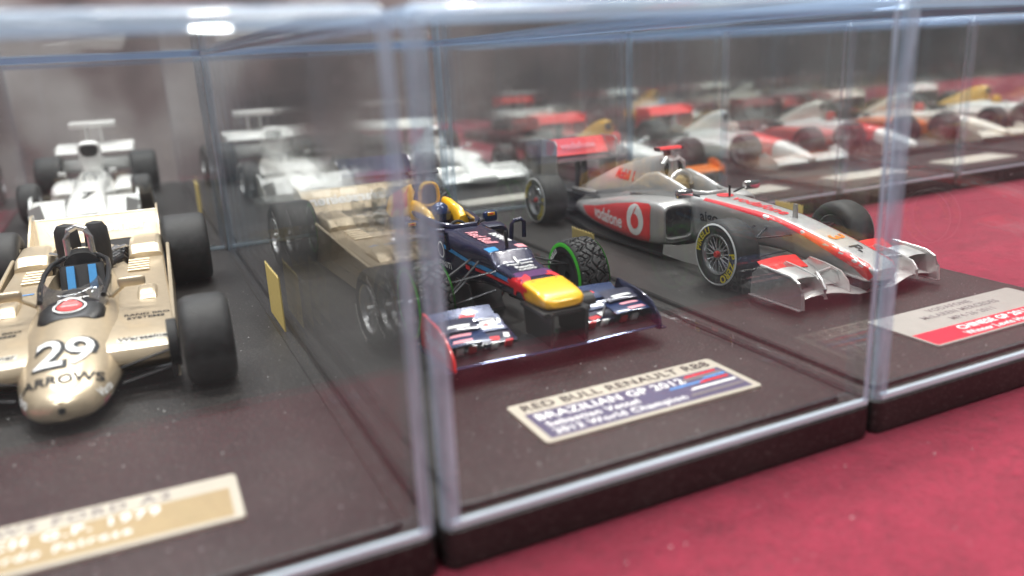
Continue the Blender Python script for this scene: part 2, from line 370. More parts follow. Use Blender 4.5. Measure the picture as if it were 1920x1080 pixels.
HGT, TH = 60.7, 2.0; TR = 1.7
def make_case(x0, y0, W, D, label, H=HGT, zt=1.0, edge='edgerear'):
    t = empty('display_case', (x0+W/2, y0+D/2, ZC), 0, label, 'display case', 'acrylic display cases on the red cloth')
    ox, oy, oz = x0+W/2, y0+D/2, ZC
    w2, d2 = W/2, D/2
    # base with softly rounded corners
    b = MB(); h = -ZC
    rings = []
    for z, ins in ((0, .5), (.35, .1), (1, 0), (h-.5, 0), (h-.02, .45)):
        p, a = rr(-w2+ins, -d2+ins, w2-ins, d2-ins, 1.9-ins, 6); rings.append([(q[0], q[1], z) for q in p])
    b.loft(rings); b.build('base', 'base', t, 30)
    b = MB(); rings = []; i0 = TH+1.3
    for z, ins in ((h-.2, i0), (h+zt-.3, i0), (h+zt, i0+.3)):
        p, a = rr(-w2+ins, -d2+ins, w2-ins, d2-ins, 1.2, 4); rings.append([(q[0], q[1], z) for q in p])
    b.loft(rings); b.build('platform', 'base', t, 30)
    # moulded lid: outer skin, inner skin, cut rim
    l = MB(); n = 5; r = 1.5
    outer = []; arcs = None
    for z, ins in [(0, .15), (H-2.4, .15), (H-2.1, .15)] + [(H-2.1+2.1*math.sin(math.radians(a)), .15+2.1*(1-math.cos(math.radians(a)))) for a in (30, 60, 90)]:
        p, arcs = rr(-w2+ins, -d2+ins, w2-ins, d2-ins, max(r-ins*.9, .3), n, TH-1.3); outer.append([(q[0], q[1], h+z) for q in p])
    m = len(outer[0])
    for i in range(len(outer)-1):
        for k in range(m):
            mi = 3 if i >= 1 else (1 if arcs[k] else 0)  # corner bands and top rounding take the painted edge glow
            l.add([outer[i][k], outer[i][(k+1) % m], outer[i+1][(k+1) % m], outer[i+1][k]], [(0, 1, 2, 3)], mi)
    l.add(outer[-1], [tuple(range(m))], 0)
    inner = []; iarcs = None
    for z, ins in [(0, TH), (H-TR-.5, TH), (H-TR, TH+.5)]:
        p, iarcs = rr(-w2+ins, -d2+ins, w2-ins, d2-ins, .6, n, .3); inner.append([(q[0], q[1], h+z) for q in p])
    for i in range(len(inner)-1):
        for k in range(m):
            mi = 3 if (i >= 1) else 0
            l.add([inner[i][k], inner[i+1][k], inner[i+1][(k+1) % m], inner[i][(k+1) % m]], [(0, 1, 2, 3)], mi)
    l.add(inner[-1], [tuple(range(m))[::-1]], 0)
    for k in range(m):
        l.add([outer[0][k], inner[0][k], inner[0][(k+1) % m], outer[0][(k+1) % m]], [(0, 1, 2, 3)], 0)
    # pale strip added at the front wall's foot to paint its bright line
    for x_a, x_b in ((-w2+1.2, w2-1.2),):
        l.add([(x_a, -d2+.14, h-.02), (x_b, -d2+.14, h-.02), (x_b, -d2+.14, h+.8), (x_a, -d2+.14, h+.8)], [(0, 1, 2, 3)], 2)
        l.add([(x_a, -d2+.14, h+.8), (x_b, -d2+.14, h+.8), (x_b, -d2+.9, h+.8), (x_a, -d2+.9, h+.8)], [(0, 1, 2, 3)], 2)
    o = l.build('lid', ['clear', edge, 'footglow', 'edgetop'], t, 0, fix=False)
    me = o.data; bm = bmesh.new(); bm.from_mesh(me); bmesh.ops.remove_doubles(bm, verts=bm.verts[:], dist=1e-6); bm.to_mesh(me); bm.free()
    me.polygons.foreach_set('use_smooth', [True]*len(me.polygons)); me.set_sharp_from_angle(angle=math.radians(40))
    return t
DP = 181.0
CA = (-71.4, 0, 71.4); CB = (.75, 0, 71.75); CC = (73.3, 0, 74.7)
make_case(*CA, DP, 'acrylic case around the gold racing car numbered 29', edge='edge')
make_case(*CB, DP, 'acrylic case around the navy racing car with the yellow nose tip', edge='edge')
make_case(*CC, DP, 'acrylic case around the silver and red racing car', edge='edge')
Y2 = DP+2.5
make_case(-72.6, Y2, 70.7, 178, 'acrylic case around the white racing car numbered 7, behind the gold car')
make_case(-.4, Y2+1, 70.7, 178, 'acrylic case behind the one of the navy car')
make_case(73.5, Y2+.5, 74, 178, 'acrylic case behind the one of the silver and red car')
RX, RY = 152.0, 133.0
make_case(RX, RY, 54, 178, 'narrow acrylic case around the white car with the orange wings')
make_case(207.5, RY, 62, 178, 'acrylic case around the white and red car with the long white nose')
make_case(271, RY, 65.5, 178, 'acrylic case around the dark red and white car')
make_case(338, RY, 66, 178, 'acrylic case around the cream and orange racing car')
make_case(405.5, RY, 66, 178, 'acrylic case around the pale white car with the yellow band')
make_case(205, RY+183, 67, 178, 'acrylic case around the red and black car of the rear row')
make_case(297, RY+183, 67, 178, 'acrylic case around the white car with yellow pods of the rear row')
make_case(387, RY+183, 67, 178, 'acrylic case around the pale car with the pink-red nose')

# ------------------------------------------------------------------ shared car parts
_wh = {}
def wheel_meshes(key, r, w_, rim_r, grooved=False, spokes=10, deep=.5, rimmat='alu'):
    if key in _wh: return _wh[key]
    sh = min(1.4, w_*.2)
    if not grooved:
        pr = [(-w_/2+.5, rim_r), (-w_/2+.1, rim_r+.5), (-w_/2, rim_r+1.4), (-w_/2+.12, r-sh*.9), (-w_/2+.5, r-sh*.38), (-w_/2+sh, r-.08)]
        pr += [(-w_/2+sh+(w_-2*sh)*k/4, r) for k in range(1, 4)]
        pr += [(-a, q) for a, q in pr[:6][::-1]]
        ty = MB(); ty.lathe(pr, 56); tyre = ty
    else:
        # moulded wet tread: wavy channels cut into a fine grid
        ty = MB(); n = 300; cols = 44; pr = [(-w_/2+.5, rim_r), (-w_/2+.1, rim_r+.5), (-w_/2, rim_r+1.4), (-w_/2+.12, r-sh*.9), (-w_/2+.5, r-sh*.38)]
        tx = [-w_/2+sh*.7+(w_-1.4*sh)*k/cols for k in range(cols+1)]
        vs = []; m = len(pr)*2+cols+1
        for k in range(n):
            q = 2*math.pi*k/n
            row = list(pr)
            for x in tx:
                u = x/(w_/2); a = q*14
                g = 0
                for c0, amp, wd in ((.0, .10, .05), (.34, .20, .055), (.68, .16, .055)):
                    for sg in ((1, -1) if c0 else (1,)):
                        d = abs(u - sg*c0 - amp*math.sin(a + (0 if sg > 0 else math.pi*.5)+c0*3))
                        g = max(g, max(0, 1-d/wd*.8))
                cross = abs(math.sin(q*21+u*4)); g = max(g, (max(0, 1-cross/.16) if abs(u) > .22 else 0)*.8)
                edge = max(0, (abs(u)-.8)/.2)
                row.append((x, r-.06-.35*edge**2 - .55*min(1, g*1.6)))
            row += [(-a_, q_) for a_, q_ in pr[::-1]]
            vs += [(a_, q_*math.cos(q), q_*math.sin(q)) for a_, q_ in row]
        ty.add(vs, [(k*m+i, k*m+i+1, ((k+1) % n)*m+i+1, ((k+1) % n)*m+i) for k in range(n) for i in range(m-1)]); tyre = ty
    # rim: barrel, lip and spokes; outside is at -x
    o = w_/2
    rm = MB(); rm.lathe([(-o+.45, rim_r+.15), (-o+.15, rim_r), (-o+.2, rim_r-.35), (-o+.7, rim_r-.5), (-o+deep*2+.8, rim_r-.9), (o-1.2, rim_r-.9), (o-.4, rim_r+.1)], 40)
    rm.lathe([(-o+deep*2+1.0, rim_r-.9), (-o+deep*2+1.2, .1)], 40, mi=1)
    rm.lathe([(-o+deep*1.4, .1), (-o+deep*1.4, 1.25), (-o+deep*2.2+.3, 1.5)], 24)
    for k in range(spokes):
        a = 2*math.pi*k/spokes
        for da in (-.09, .09):
            p0 = (-o+deep*1.6, 1.2*math.cos(a), 1.2*math.sin(a)); p1 = (-o+deep*1.9, (rim_r-.7)*math.cos(a+da*1.7), (rim_r-.7)*math.sin(a+da*1.7))
            rm.tube([p0, p1], [.2, .16], 6)
    hub = MB(); hub.lathe([(-o+deep*1.2-.5, .05), (-o+deep*1.2-.55, .6), (-o+deep*1.2-.2, .8), (-o+deep*1.5, .85)], 16)
    _wh[key] = (tyre, rm, hub, {}); return _wh[key]
def put_wheel(car, key, x, y, z, side, rimmat='alu', hubmat='red', band=None, texts=(), **kw):
    """side -1: outer face towards -x"""
    r, w_, rim_r = kw['r'], kw['w_'], kw['rim_r']
    ty, rm, hub, cache = wheel_meshes(key, **kw)
    def get(nm, mb, mats):
        if nm not in cache:
            o = mb.build(nm, mats, None, 40); cache[nm] = o.data; bpy.data.objects.remove(o)
        o = bpy.data.objects.new(nm, cache[nm]); col.objects.link(o); return o
    t = get('wheel', ty, 'rubber'); t.parent = car; t.location = Vector((x, y, z))*S
    if side > 0: t.rotation_euler = (0, 0, math.pi)
    rr_ = get('rim', rm, [rimmat, 'matt']); rr_.parent = t
    h = get('hub_nut', hub, hubmat); h.parent = t
    if band:
        if 'band' not in cache:
            b = MB(); o = w_/2; rb = r-band[1]
            b.lathe([(-o+.06, rb), (-o-.06, rb+.03), (-o-.03, rb+band[2]*.5), (-o+.10, rb+band[2])], 56)
            q = b.build('sidewall_band', band[0], None, 40, fix=False); cache['band'] = q.data; bpy.data.objects.remove(q)
        q = bpy.data.objects.new('sidewall_band', cache['band']); col.objects.link(q); q.parent = t
    for s_, ang, rad, size, mt in texts:
        sh = text2d(s_, size, 0, .03, spacing=1.08)
        # lettering runs round the outer sidewall; seen from -x, y runs to the right
        def wp(u, v, ang=ang, rad=rad):
            a = math.radians(ang) + u/rad; q = rad+v
            return (-w_/2-.07, -q*math.sin(a)*-1*-1, q*math.cos(a))
        decal('lettering', sh, mt, t, (0, 0, 0), (1, 0, 0), (0, 1, 0), warp=wp, maxlen=.8)
    return t
def arms(car, pts, r=.32, mat='carbon', name='suspension_arm', flat=.6):
    for a, b in pts:
        for sx in (-1, 1):
            m = MB(); m.tube([(a[0]*sx, a[1], a[2]), (b[0]*sx, b[1], b[2])], r, 8, flat=flat); m.build(name, mat, car)
def plate(poly, thick, axis, at):
    m = MB(); m.prism(poly, at-thick/2, at+thick/2, axis); return m
def wing_blade(x0, x1, y0, y1, z0, z1, th=.5, arch=0., n=12, sweep=0., nseg=7, twist=0.):
    # an aerofoil strip from x0 to x1, leading edge (y0,z0), trailing edge (y1,z1)
    rings = []
    for i in range(n+1):
        t = i/n; x = x0+(x1-x0)*t; dz = arch*math.sin(math.pi*t); dy = sweep*abs(2*t-1); tw = twist*math.sin(2*math.pi*t)
        up, lo = [], []
        for k in range(nseg+1):
            c = k/nseg; hh = th*(1.6*math.sqrt(c)*(1-c)+.10*(1-c)+.08)
            y = y0+(y1-y0)*c+dy; z = z0+(z1-z0)*(c**1.4)+dz+tw*c
            up.append((x, y, z+hh*.7)); lo.append((x, y, z-hh*.3))
        rings.append(up+lo[::-1])
    m = MB(); m.loft(rings); return m

# ------------------------------------------------------------------ silver and red car
def mirror_pair(car, fn):
    for sx in (-1, 1): fn(sx)
def modern_suspension(car, zt=12.5, zin=7.5, xin=4.2, xo=14.5, yr=90):
    arms(car, [((xin, -6, zt-1.2), (xo, -.5, 10.6)), ((xin, 6, zt-1), (xo, .6, 10.6)), ((xin, -5, zin), (xo, -.3, 5.6)), ((xin, 8, zin-.3), (xo, .5, 5.6)), ((xin, 2, zt-.6), (xo, .2, 6.2))], .34)
    arms(car, [((3.2, yr-14, 8.5), (xo-3, yr, 10.2)), ((3.2, yr-4, 8.2), (xo-3, yr+.5, 10.2)), ((3.0, yr-14, 4.2), (xo-3, yr-.4, 5)), ((3.0, yr-2, 4.2), (xo-3, yr+.4, 5))], .36)
    for sx in (-1, 1):
        for yy, xx in ((0, xo+.2), (yr, xo-2.2)):
            m = MB(); m.lathe([(0, 4.6), (0, 1), (2.6, 1), (2.6, 4.6), (2.2, 4.9), (.4, 4.9), (0, 4.6)], 28, c=(xx if sx > 0 else -xx-2.6, yy, 7.9)); m.build('brake_drum', 'matt', car)
def silver_car(loc, rz):
    car = empty('racing_car', loc, rz, 'silver and red model racing car with silver-rimmed tyres lettered in yellow', 'model car', 'model racing cars in the cases')
    tub = body_loft([(-28.6, 2.4, 3.2, 5.2, 7.6, 3.4), (-27.4, 3.2, 4.2, 4.6, 8.6, 4), (-25, 3.4, 4.5, 4.4, 9.3, 4.6), (-18, 3.4, 4.6, 4.8, 11.1, 5), (-9, 3.4, 4.6, 5.8, 13.1, 5.5), (0, 3.6, 5.0, 6.6, 14.6, 5.5), (12, 4.2, 5.7, 5.6, 15.5, 5), (24, 5.4, 6.5, 3.6, 16.2, 4.5), (34, 6.6, 7.0, 2.2, 16.4, 4), (46, 6.8, 6.8, 2, 16.2, 3.4), (60, 6.6, 5.6, 2, 14.6, 3), (75, 5.6, 4, 2, 12, 3), (88, 3.6, 2.6, 2.4, 9, 3), (100, 2, 1.4, 3.6, 6.6, 3)]).build('body', 'silver', car)
    c = MB(); c.loft([ring(y, h, h+.3, zb, 24, 3) for y, h, zb in ((25, 3.4, 15.2), (28, 4.6, 10), (36, 5.2, 9), (43, 4.6, 10), (45.5, 3.8, 13))]); cut(tub, c)
    ck = MB(); ck.loft([ring(y, h, h, 8.6, zt, 3) for y, h, zt in ((27, 4.2, 9.6), (36, 5.4, 9.8), (44.5, 4.4, 11))]); ck.build('cockpit_tray', 'matt', car)
    rim = MB(); rim.tube([(h*sx_, y, z) for sx_, y, h, z in [(1, 45, 4.4, 16.6), (1, 40, 5.2, 16.9), (1, 33, 5.2, 16.8), (1, 28, 4.4, 16.6), (1, 25.6, 2.6, 16.5), (-1, 25.6, 2.6, 16.5), (-1, 28, 4.4, 16.6), (-1, 33, 5.2, 16.8), (-1, 40, 5.2, 16.9), (-1, 45, 4.4, 16.6)]], .55, 8); rim.build('cockpit_rim', 'silver', car)
    hr = MB(); hr.loft([ring(y, h, h*.8, 13, z, 3) for y, h, z in ((40.5, 3.2, 17), (42, 4.2, 18.6), (45.5, 4.2, 19.4), (48, 3.8, 19)) ]); hr.build('headrest', 'cardgold', car)
    for sx in (-1, 1):
        q = MB(); q.loft([ring(y, 1.5, 1.0, 13, z, 2.6, 5.2*sx) for y, z in ((29, 16.4), (33, 17.8), (38, 19.2), (44, 20.4), (50, 19.4), (58, 15))]); q.build('cockpit_side', 'silver', car)
    ec = body_loft([(44.6, 2.8, 2.4, 15, 23.0, 2.8), (46, 3.8, 2.8, 13, 24.2, 2.8), (52, 5.0, 2.8, 11.5, 23.8, 2.6), (60, 6.0, 2.6, 9.5, 22.0, 2.5), (70, 6.0, 2.0, 8.5, 19.4, 2.4), (80, 4.8, 1.2, 8, 15.8, 2.3), (90, 3.4, .6, 7, 12, 2.2), (99, 2.2, .5, 6, 8.4, 2.2)]).build('engine_cover', 'silver', car)
    q = MB(); q.tube([(3.4*math.cos(a), 41, 16.6+3.6*math.sin(a)) for a in [math.pi*k/12 for k in range(13)]], .75, 8); q.build('headrest_hoop', 'silver', car)
    # air intake: a hoop with side ears
    ai = MB()
    for sx in (-1, 1):
        ai.tube([(sx*3.0, 45, 17.6), (sx*3.7, 44.6, 20), (sx*3.4, 44.6, 22.4), (sx*2.0, 45, 23.6), (sx*.9, 45, 22.6), (sx*1.0, 44.8, 20), (sx*1.6, 44.8, 17.8)], .8, 8)
    ai.build('air_intake', 'silver', car)
    for sx in (-1, 1):
        q = MB(); q.loft([[(sx*2.25+math.cos(a)*.95, y, 20.3+math.sin(a)*2.3) for a in [2*math.pi*k/16 for k in range(16)]] for y in (44.4, 46)]); q.build('intake_mouth', 'matt', car)
    cm = MB(); cm.box((0, 47.5, 24.6), (1.3, 2.2, 2.2), bev=.3); cm.build('camera_stalk', 'black', car)
    cm = MB(); cm.loft([[(x, 46.8+y*.8, 26.2+z) for y, z in ((-1.6, 0), (-1, .5), (1, .55), (1.8, .1), (1, -.4), (-1, -.4))] for x in (-4.1, -3.6, 3.6, 4.1)]); cm.build('camera_bar', 'fluored', car)
    for sx in (-1, 1):
        q = MB(); q.box((sx*4.0, 46.6, 26.2), (.5, 2.6, 1.1), bev=.2); q.build('camera_tip', 'black', car)
    # side pods, left and right
    pods = []
    for sx in (-1, 1):
        p = body_loft([(28, 4.6, 5.0, 4.2, 14.2, 5, 10.4*sx), (30, 5.0, 5.2, 3.4, 14.9, 5, 10.5*sx), (40, 5.4, 5.2, 2.6, 14.6, 4.6, 10.5*sx), (52, 5.2, 4.8, 2.4, 13.2, 4, 9.8*sx), (64, 4.6, 4.0, 2.4, 11.0, 3.4, 8.6*sx), (76, 3.6, 3.0, 2.6, 8.6, 3, 7*sx), (88, 2.2, 1.8, 3, 6.6, 2.6, 4.8*sx)])
        po = p.build('side_pod', 'silver', car); pods.append(po)
        q = MB(); q.loft([ring(27.8, 4.0, 4.1, 6.0, 13.2, 5, 10.5*sx), ring(29, 4.0, 4.1, 6, 13.2, 5, 10.5*sx)]); q.build('pod_inlet', 'matt', car)
        f = MB(); rg = ring(28, 4.35, 4.5, 5.2, 13.8, 5, 10.5*sx); f.tube(rg+[rg[0]], .42, 6, caps=False); f.build('inlet_lip', 'silver', car)
        # under-cut vanes beside the chassis
        pl = plate([(8, 2.0), (19, 1.4), (28, 1.6), (27.6, 4.2), (22, 5.0), (16, 6.6), (11, 8.6), (8, 8.8)], .35, 'x', sx*15.2); pl.build('barge_board', 'silver', car)
        # mirror
        q = MB(); q.tube([(sx*5.6, 25.5, 16), (sx*9.5, 25.0, 17.2)], .25, 6); q.build('mirror_stalk', 'carbon', car)
        q = MB(); q.box((sx*11, 25, 17.4), (5.0, 1.8, 2.4), bev=.7); q.build('mirror', 'chrome', car)
        q = MB(); q.box((sx*11, 25.95, 17.4), (4.0, .1, 1.7)); q.build('mirror_glass', 'chrome', car)
    f = MB(); f.prism([(-15.6, 28), (-15.9, 62), (-12, 80), (-9, 95), (9, 95), (12, 80), (15.9, 62), (15.6, 28), (6, 16), (2.5, 6), (-2.5, 6), (-6, 16)], 1.0, 1.7, 'z'); f.build('floor_tray', 'carbon', car)
    df = MB(); df.prism([(88, 1.2), (101, 5), (101, 6.5), (88, 3)], -9, 9, 'x'); df.build('diffuser', 'carbon', car)
    # wheels
    P = [('PIRELLI', -55, 5.8, 2.1, 'yink'), ('P ZERO', 118, 5.8, 2.35, 'yink')]
    for sx in (-1, 1):
        put_wheel(car, 'silverF', sx*17.6, 0, 7.9, sx, 'alu', 'red', ('wink', 1.15, .42), P, r=7.9, w_=7.0, rim_r=4.7, spokes=10)
        put_wheel(car, 'silverR', sx*16.7, 90, 7.9, sx, 'alu', 'red', ('wink', 1.15, .42), P, r=7.9, w_=8.8, rim_r=4.8, spokes=6)
    modern_suspension(car)
    # front wing
    fw_ = MB()
    pts = []
    for i in range(25):
        x = -19.6+39.2*i/24; a = abs(x)
        z = 2.4 if a < 5.5 else (2.4+.9*math.sin((a-5.5)/14*math.pi)*1.2); pts.append((x, z))
    rings = []
    for x, z in pts:
        a = abs(x); yl = -26.5 + (0 if a < 5 else (a-5)*.18); up = []; lo = []
        for k in range(7):
            c = k/6; hh = .55*(1.5*math.sqrt(c)*(1-c)+.16); up.append((x, yl+c*8, z+c*.5+hh)); lo.append((x, yl+c*8, z+c*.5-hh*.3))
        rings.append(up+lo[::-1])
    fw_.loft(rings); fw_.build('front_wing', 'silver', car)
    for sx in (-1, 1):
        for j, (ya, yb, za, zb, mt, x0, x1) in enumerate([(-21, -15.5, 3.6, 5.4, 'silver', 6, 19.4), (-17.5, -12.5, 5.2, 7.1, 'silver_dk', 6.5, 19.2), (-15.2, -11.2, 6.4, 8.3, 'red', 8, 18.9)]):
            wing_blade(sx*x0, sx*x1, ya, yb, za, zb, .55, .35).build('wing_flap', mt, car)
        # stacked outer winglet and its curved fences
        wing_blade(sx*13.6, sx*19.6, -22.5, -17, 6.6, 7.6, .6, .3).build('winglet', 'silver', car)
        for xx in (13.4, 6.4):
            q = plate([(-25.6, 3.0), (-24.8, 5.2), (-22.8, 6.9), (-19, 7.7), (-14, 8.2), (-12.5, 6.8), (-17, 4)], .4, 'x', sx*xx); q.build('wing_fence', 'silver', car)
        q = MB(); q.tube([(sx*13.4, -25.7, 2.6), (sx*13.4, -25.4, 4.6), (sx*13.2, -24.2, 6.2), (sx*12.4, -22, 7.2), (sx*8, -21.2, 7.3), (sx*6.6, -21.6, 6.4), (sx*6.2, -22.8, 4.4), (sx*6.0, -24.6, 2.9)], .42, 8); q.build('wing_loop', 'silver', car)
        ep = plate([(-26, 1.6), (-25.6, 4.4), (-24.6, 6.4), (-22.4, 7.4), (-13.5, 8.0), (-11, 6), (-10.6, 1.4)], .4, 'x', sx*19.7); ep.build('end_plate', 'silver_dk', car)
        q = MB(); q.tube([(sx*19.8, -26, 1.4), (sx*19.8, -25.7, 4.4), (sx*19.8, -24.6, 6.5), (sx*19.8, -22.4, 7.5), (sx*19.8, -13.5, 8.1)], .35, 8); q.build('end_plate_rim', 'silver', car)
        q = MB(); q.box((sx*20.2, -18.5, 1.3), (1.6, 15, .35), bev=.12); q.build('foot_plate', 'clearwing', car)
        py = plate([(-28, 5), (-19, 5.2), (-19.5, 2.8), (-26.5, 2.8)], .6, 'x', sx*2.4); py.build('wing_pillar', 'black', car)
    # rear wing
    wing_blade(-11.2, 11.2, 91.5, 98.5, 18.6, 20.0, .7, 0).build('rear_main_plane', 'carbon', car)
    rf = MB(); rf.prism([(96.2, 20.2), (96.6, 20.0), (100.8, 25.2), (100.3, 25.5)], -11.2, 11.2, 'x'); rfo = rf.build('rear_flap', 'fluored', car)
    for sx in (-1, 1):
        e = plate([(89.5, 9.5), (92, 17), (91.5, 24.6), (93, 25.8), (101.6, 25.8), (103, 15), (101, 8.5)], .4, 'x', sx*11.5); eo = e.build('rear_end_plate', 'silver_dk', car)
        for k in range(6):
            q = MB(); q.box((sx*11.5, 95.2+k*.25, 24.9-k*.75), (.55, 5.6-.3*k, .26)); q.build('louvre', 'rink', eo)
        q = MB(); q.box((sx*1.3, 96, 13.5), (.8, 3, 12), bev=.2); q.build('wing_support', 'black', car)
    wing_blade(-9.5, 9.5, 94, 99.5, 8.6, 10, .6).build('beam_wing', 'carbon', car)
    gb = MB(); gb.box((0, 95, 6), (5, 18, 6), bev=.8); gb.build('gearbox', 'matt', car)
    for sx in (-1, 1):
        q = MB(); q.tube([(sx*3.6, 80, 9.6), (sx*4.4, 88, 9.6), (sx*4.2, 94, 9.4)], .8, 10); q.build('exhaust', 'silver_dk', car)
    an = plate([(-3.2, 13.6), (-1.8, 13.6), (-2.0, 17.4), (-3.0, 17.4)], .5, 'x', 0); an.build('antenna', 'silver_dk', car)
    q = MB(); q.tube([(0, 20.5, 16), (0, 20.6, 19.0)], .3, 8); q.build('pitot_tube', 'black', car)
    # livery
    B = bvh_of(tub); BE = bvh_of(ec); BP = bvh_of(pods[0]); BR = bvh_of(pods[1])
    dn = (0, 0, -1)
    def top(poly, mt, nm='stripe', eps=.07): decal(nm, poly2d(poly), mt, tub, (0, 0, 0), (1, 0, 0), (0, 1, 0), dn, B, eps)
    for sx in (-1, 1):
        top([(sx*4.7, 2), (sx*3.7, 2), (sx*3.3, -18), (sx*3.0, -28.2), (sx*3.6, -28.2), (sx*4.6, -25), (sx*4.7, -16)], 'fluored')
        top([(sx*5.6, 24), (sx*4.9, 24), (sx*3.7, 2), (sx*4.75, 2)], 'rink')
        side = (1, 0, 0) if sx < 0 else (-1, 0, 0)
        decal('stripe', poly2d([(-28.2, 6.3), (-27.4, 8.0), (-24, 9.3), (-16, 11.2), (-9, 12.9), (-2, 14.2), (-2, 13.5), (-9, 11.9), (-17, 9.6), (-24, 7.4), (-27.2, 5.2)]), 'fluored', tub, (0, 0, 0), (0, 1, 0), (0, 0, 1), side, B, .08)
        Bp = BP if sx < 0 else BR
        decal('red_panel', poly2d([(33.0, 13.4), (34.4, 14.0), (40, 13.6), (52, 11.6), (66, 8.6), (79, 6.6), (74, 4.6), (60, 3.4), (44, 3.0), (34.5, 3.6), (33.2, 5)]), 'fluored', pods[0 if sx < 0 else 1], (0, 0, 0), (0, 1, 0), (0, 0, 1), side, Bp, .09)
        pod = pods[0 if sx < 0 else 1]
        rd = (0, -1, 0) if sx < 0 else (0, 1, 0)
        decal('emblem', disc2d(4.3, 36, sx=.98), 'wink', pod, (0, 40.2, 8.9), rd, (0, 0, 1), side, Bp, .15, .9)
        decal('emblem', poly2d([(2.05*math.cos(a), -.55+2.05*math.sin(a)) for a in [math.radians(110-360*k/26) for k in range(26)]] + [(-.3, 2.6), (.9, 4.0), (.2, 2.4)]), 'fluored', pod, (0, 40.2, 9.0), rd, (0, 0, 1), side, Bp, .2, .9)
        decal('lettering', text2d('vodafone', 5.3, 0, .02), 'wink', pod, (0, 57, 6.9), rd, (0, .055 if sx < 0 else .055, 1), side, Bp, .16)
        decal('lettering', text2d('Mobil 1', 4.0, 0, .03), 'rink', ec, (0, 63.5, 17.2), rd, (0, 0, 1), side, BE, .12)
        decal('lettering', text2d('vodafone', 1.7, 0, .02), 'rink', ec, (0, 53, 13.2), rd, (0, 0, 1), side, BE, .12)
        decal('lettering', text2d('aigo', 4.0, 0, .02), 'ink', tub, (0, 21.2, 11.2), rd, (0, 0, 1), side, B, .12)
    decal('lettering', text2d('vodafone', 5.0, 0, .02), 'rink', tub, (0, 9, 0), (0, -1, 0), (1, 0, 0), dn, B, .12)
    decal('emblem', disc2d(2.2, 24), 'rink', tub, (0, 22.2, 0), (1, 0, 0), (0, 1, 0), dn, B, .13)
    decal('number', text2d('3', 5.4, 0, .02), 'orange', tub, (0, -15, 0), (0, -1, 0), (1, 0, 0), dn, B, .13)
    decal('emblem', text2d('P-', 4.0, 0, .02), 'ink', tub, (0, -21, 0), (0, -1, 0), (1, 0, 0), dn, B, .13)
    decal('lettering', text2d('vodafone', 3.6, 0, .02), 'pink', rfo, (0, 98.1, 22.8), (1, 0, 0), (0, .61, .79), eps=.5)
    return car
silver_car((111.5, 60.5, 1.0), 0)

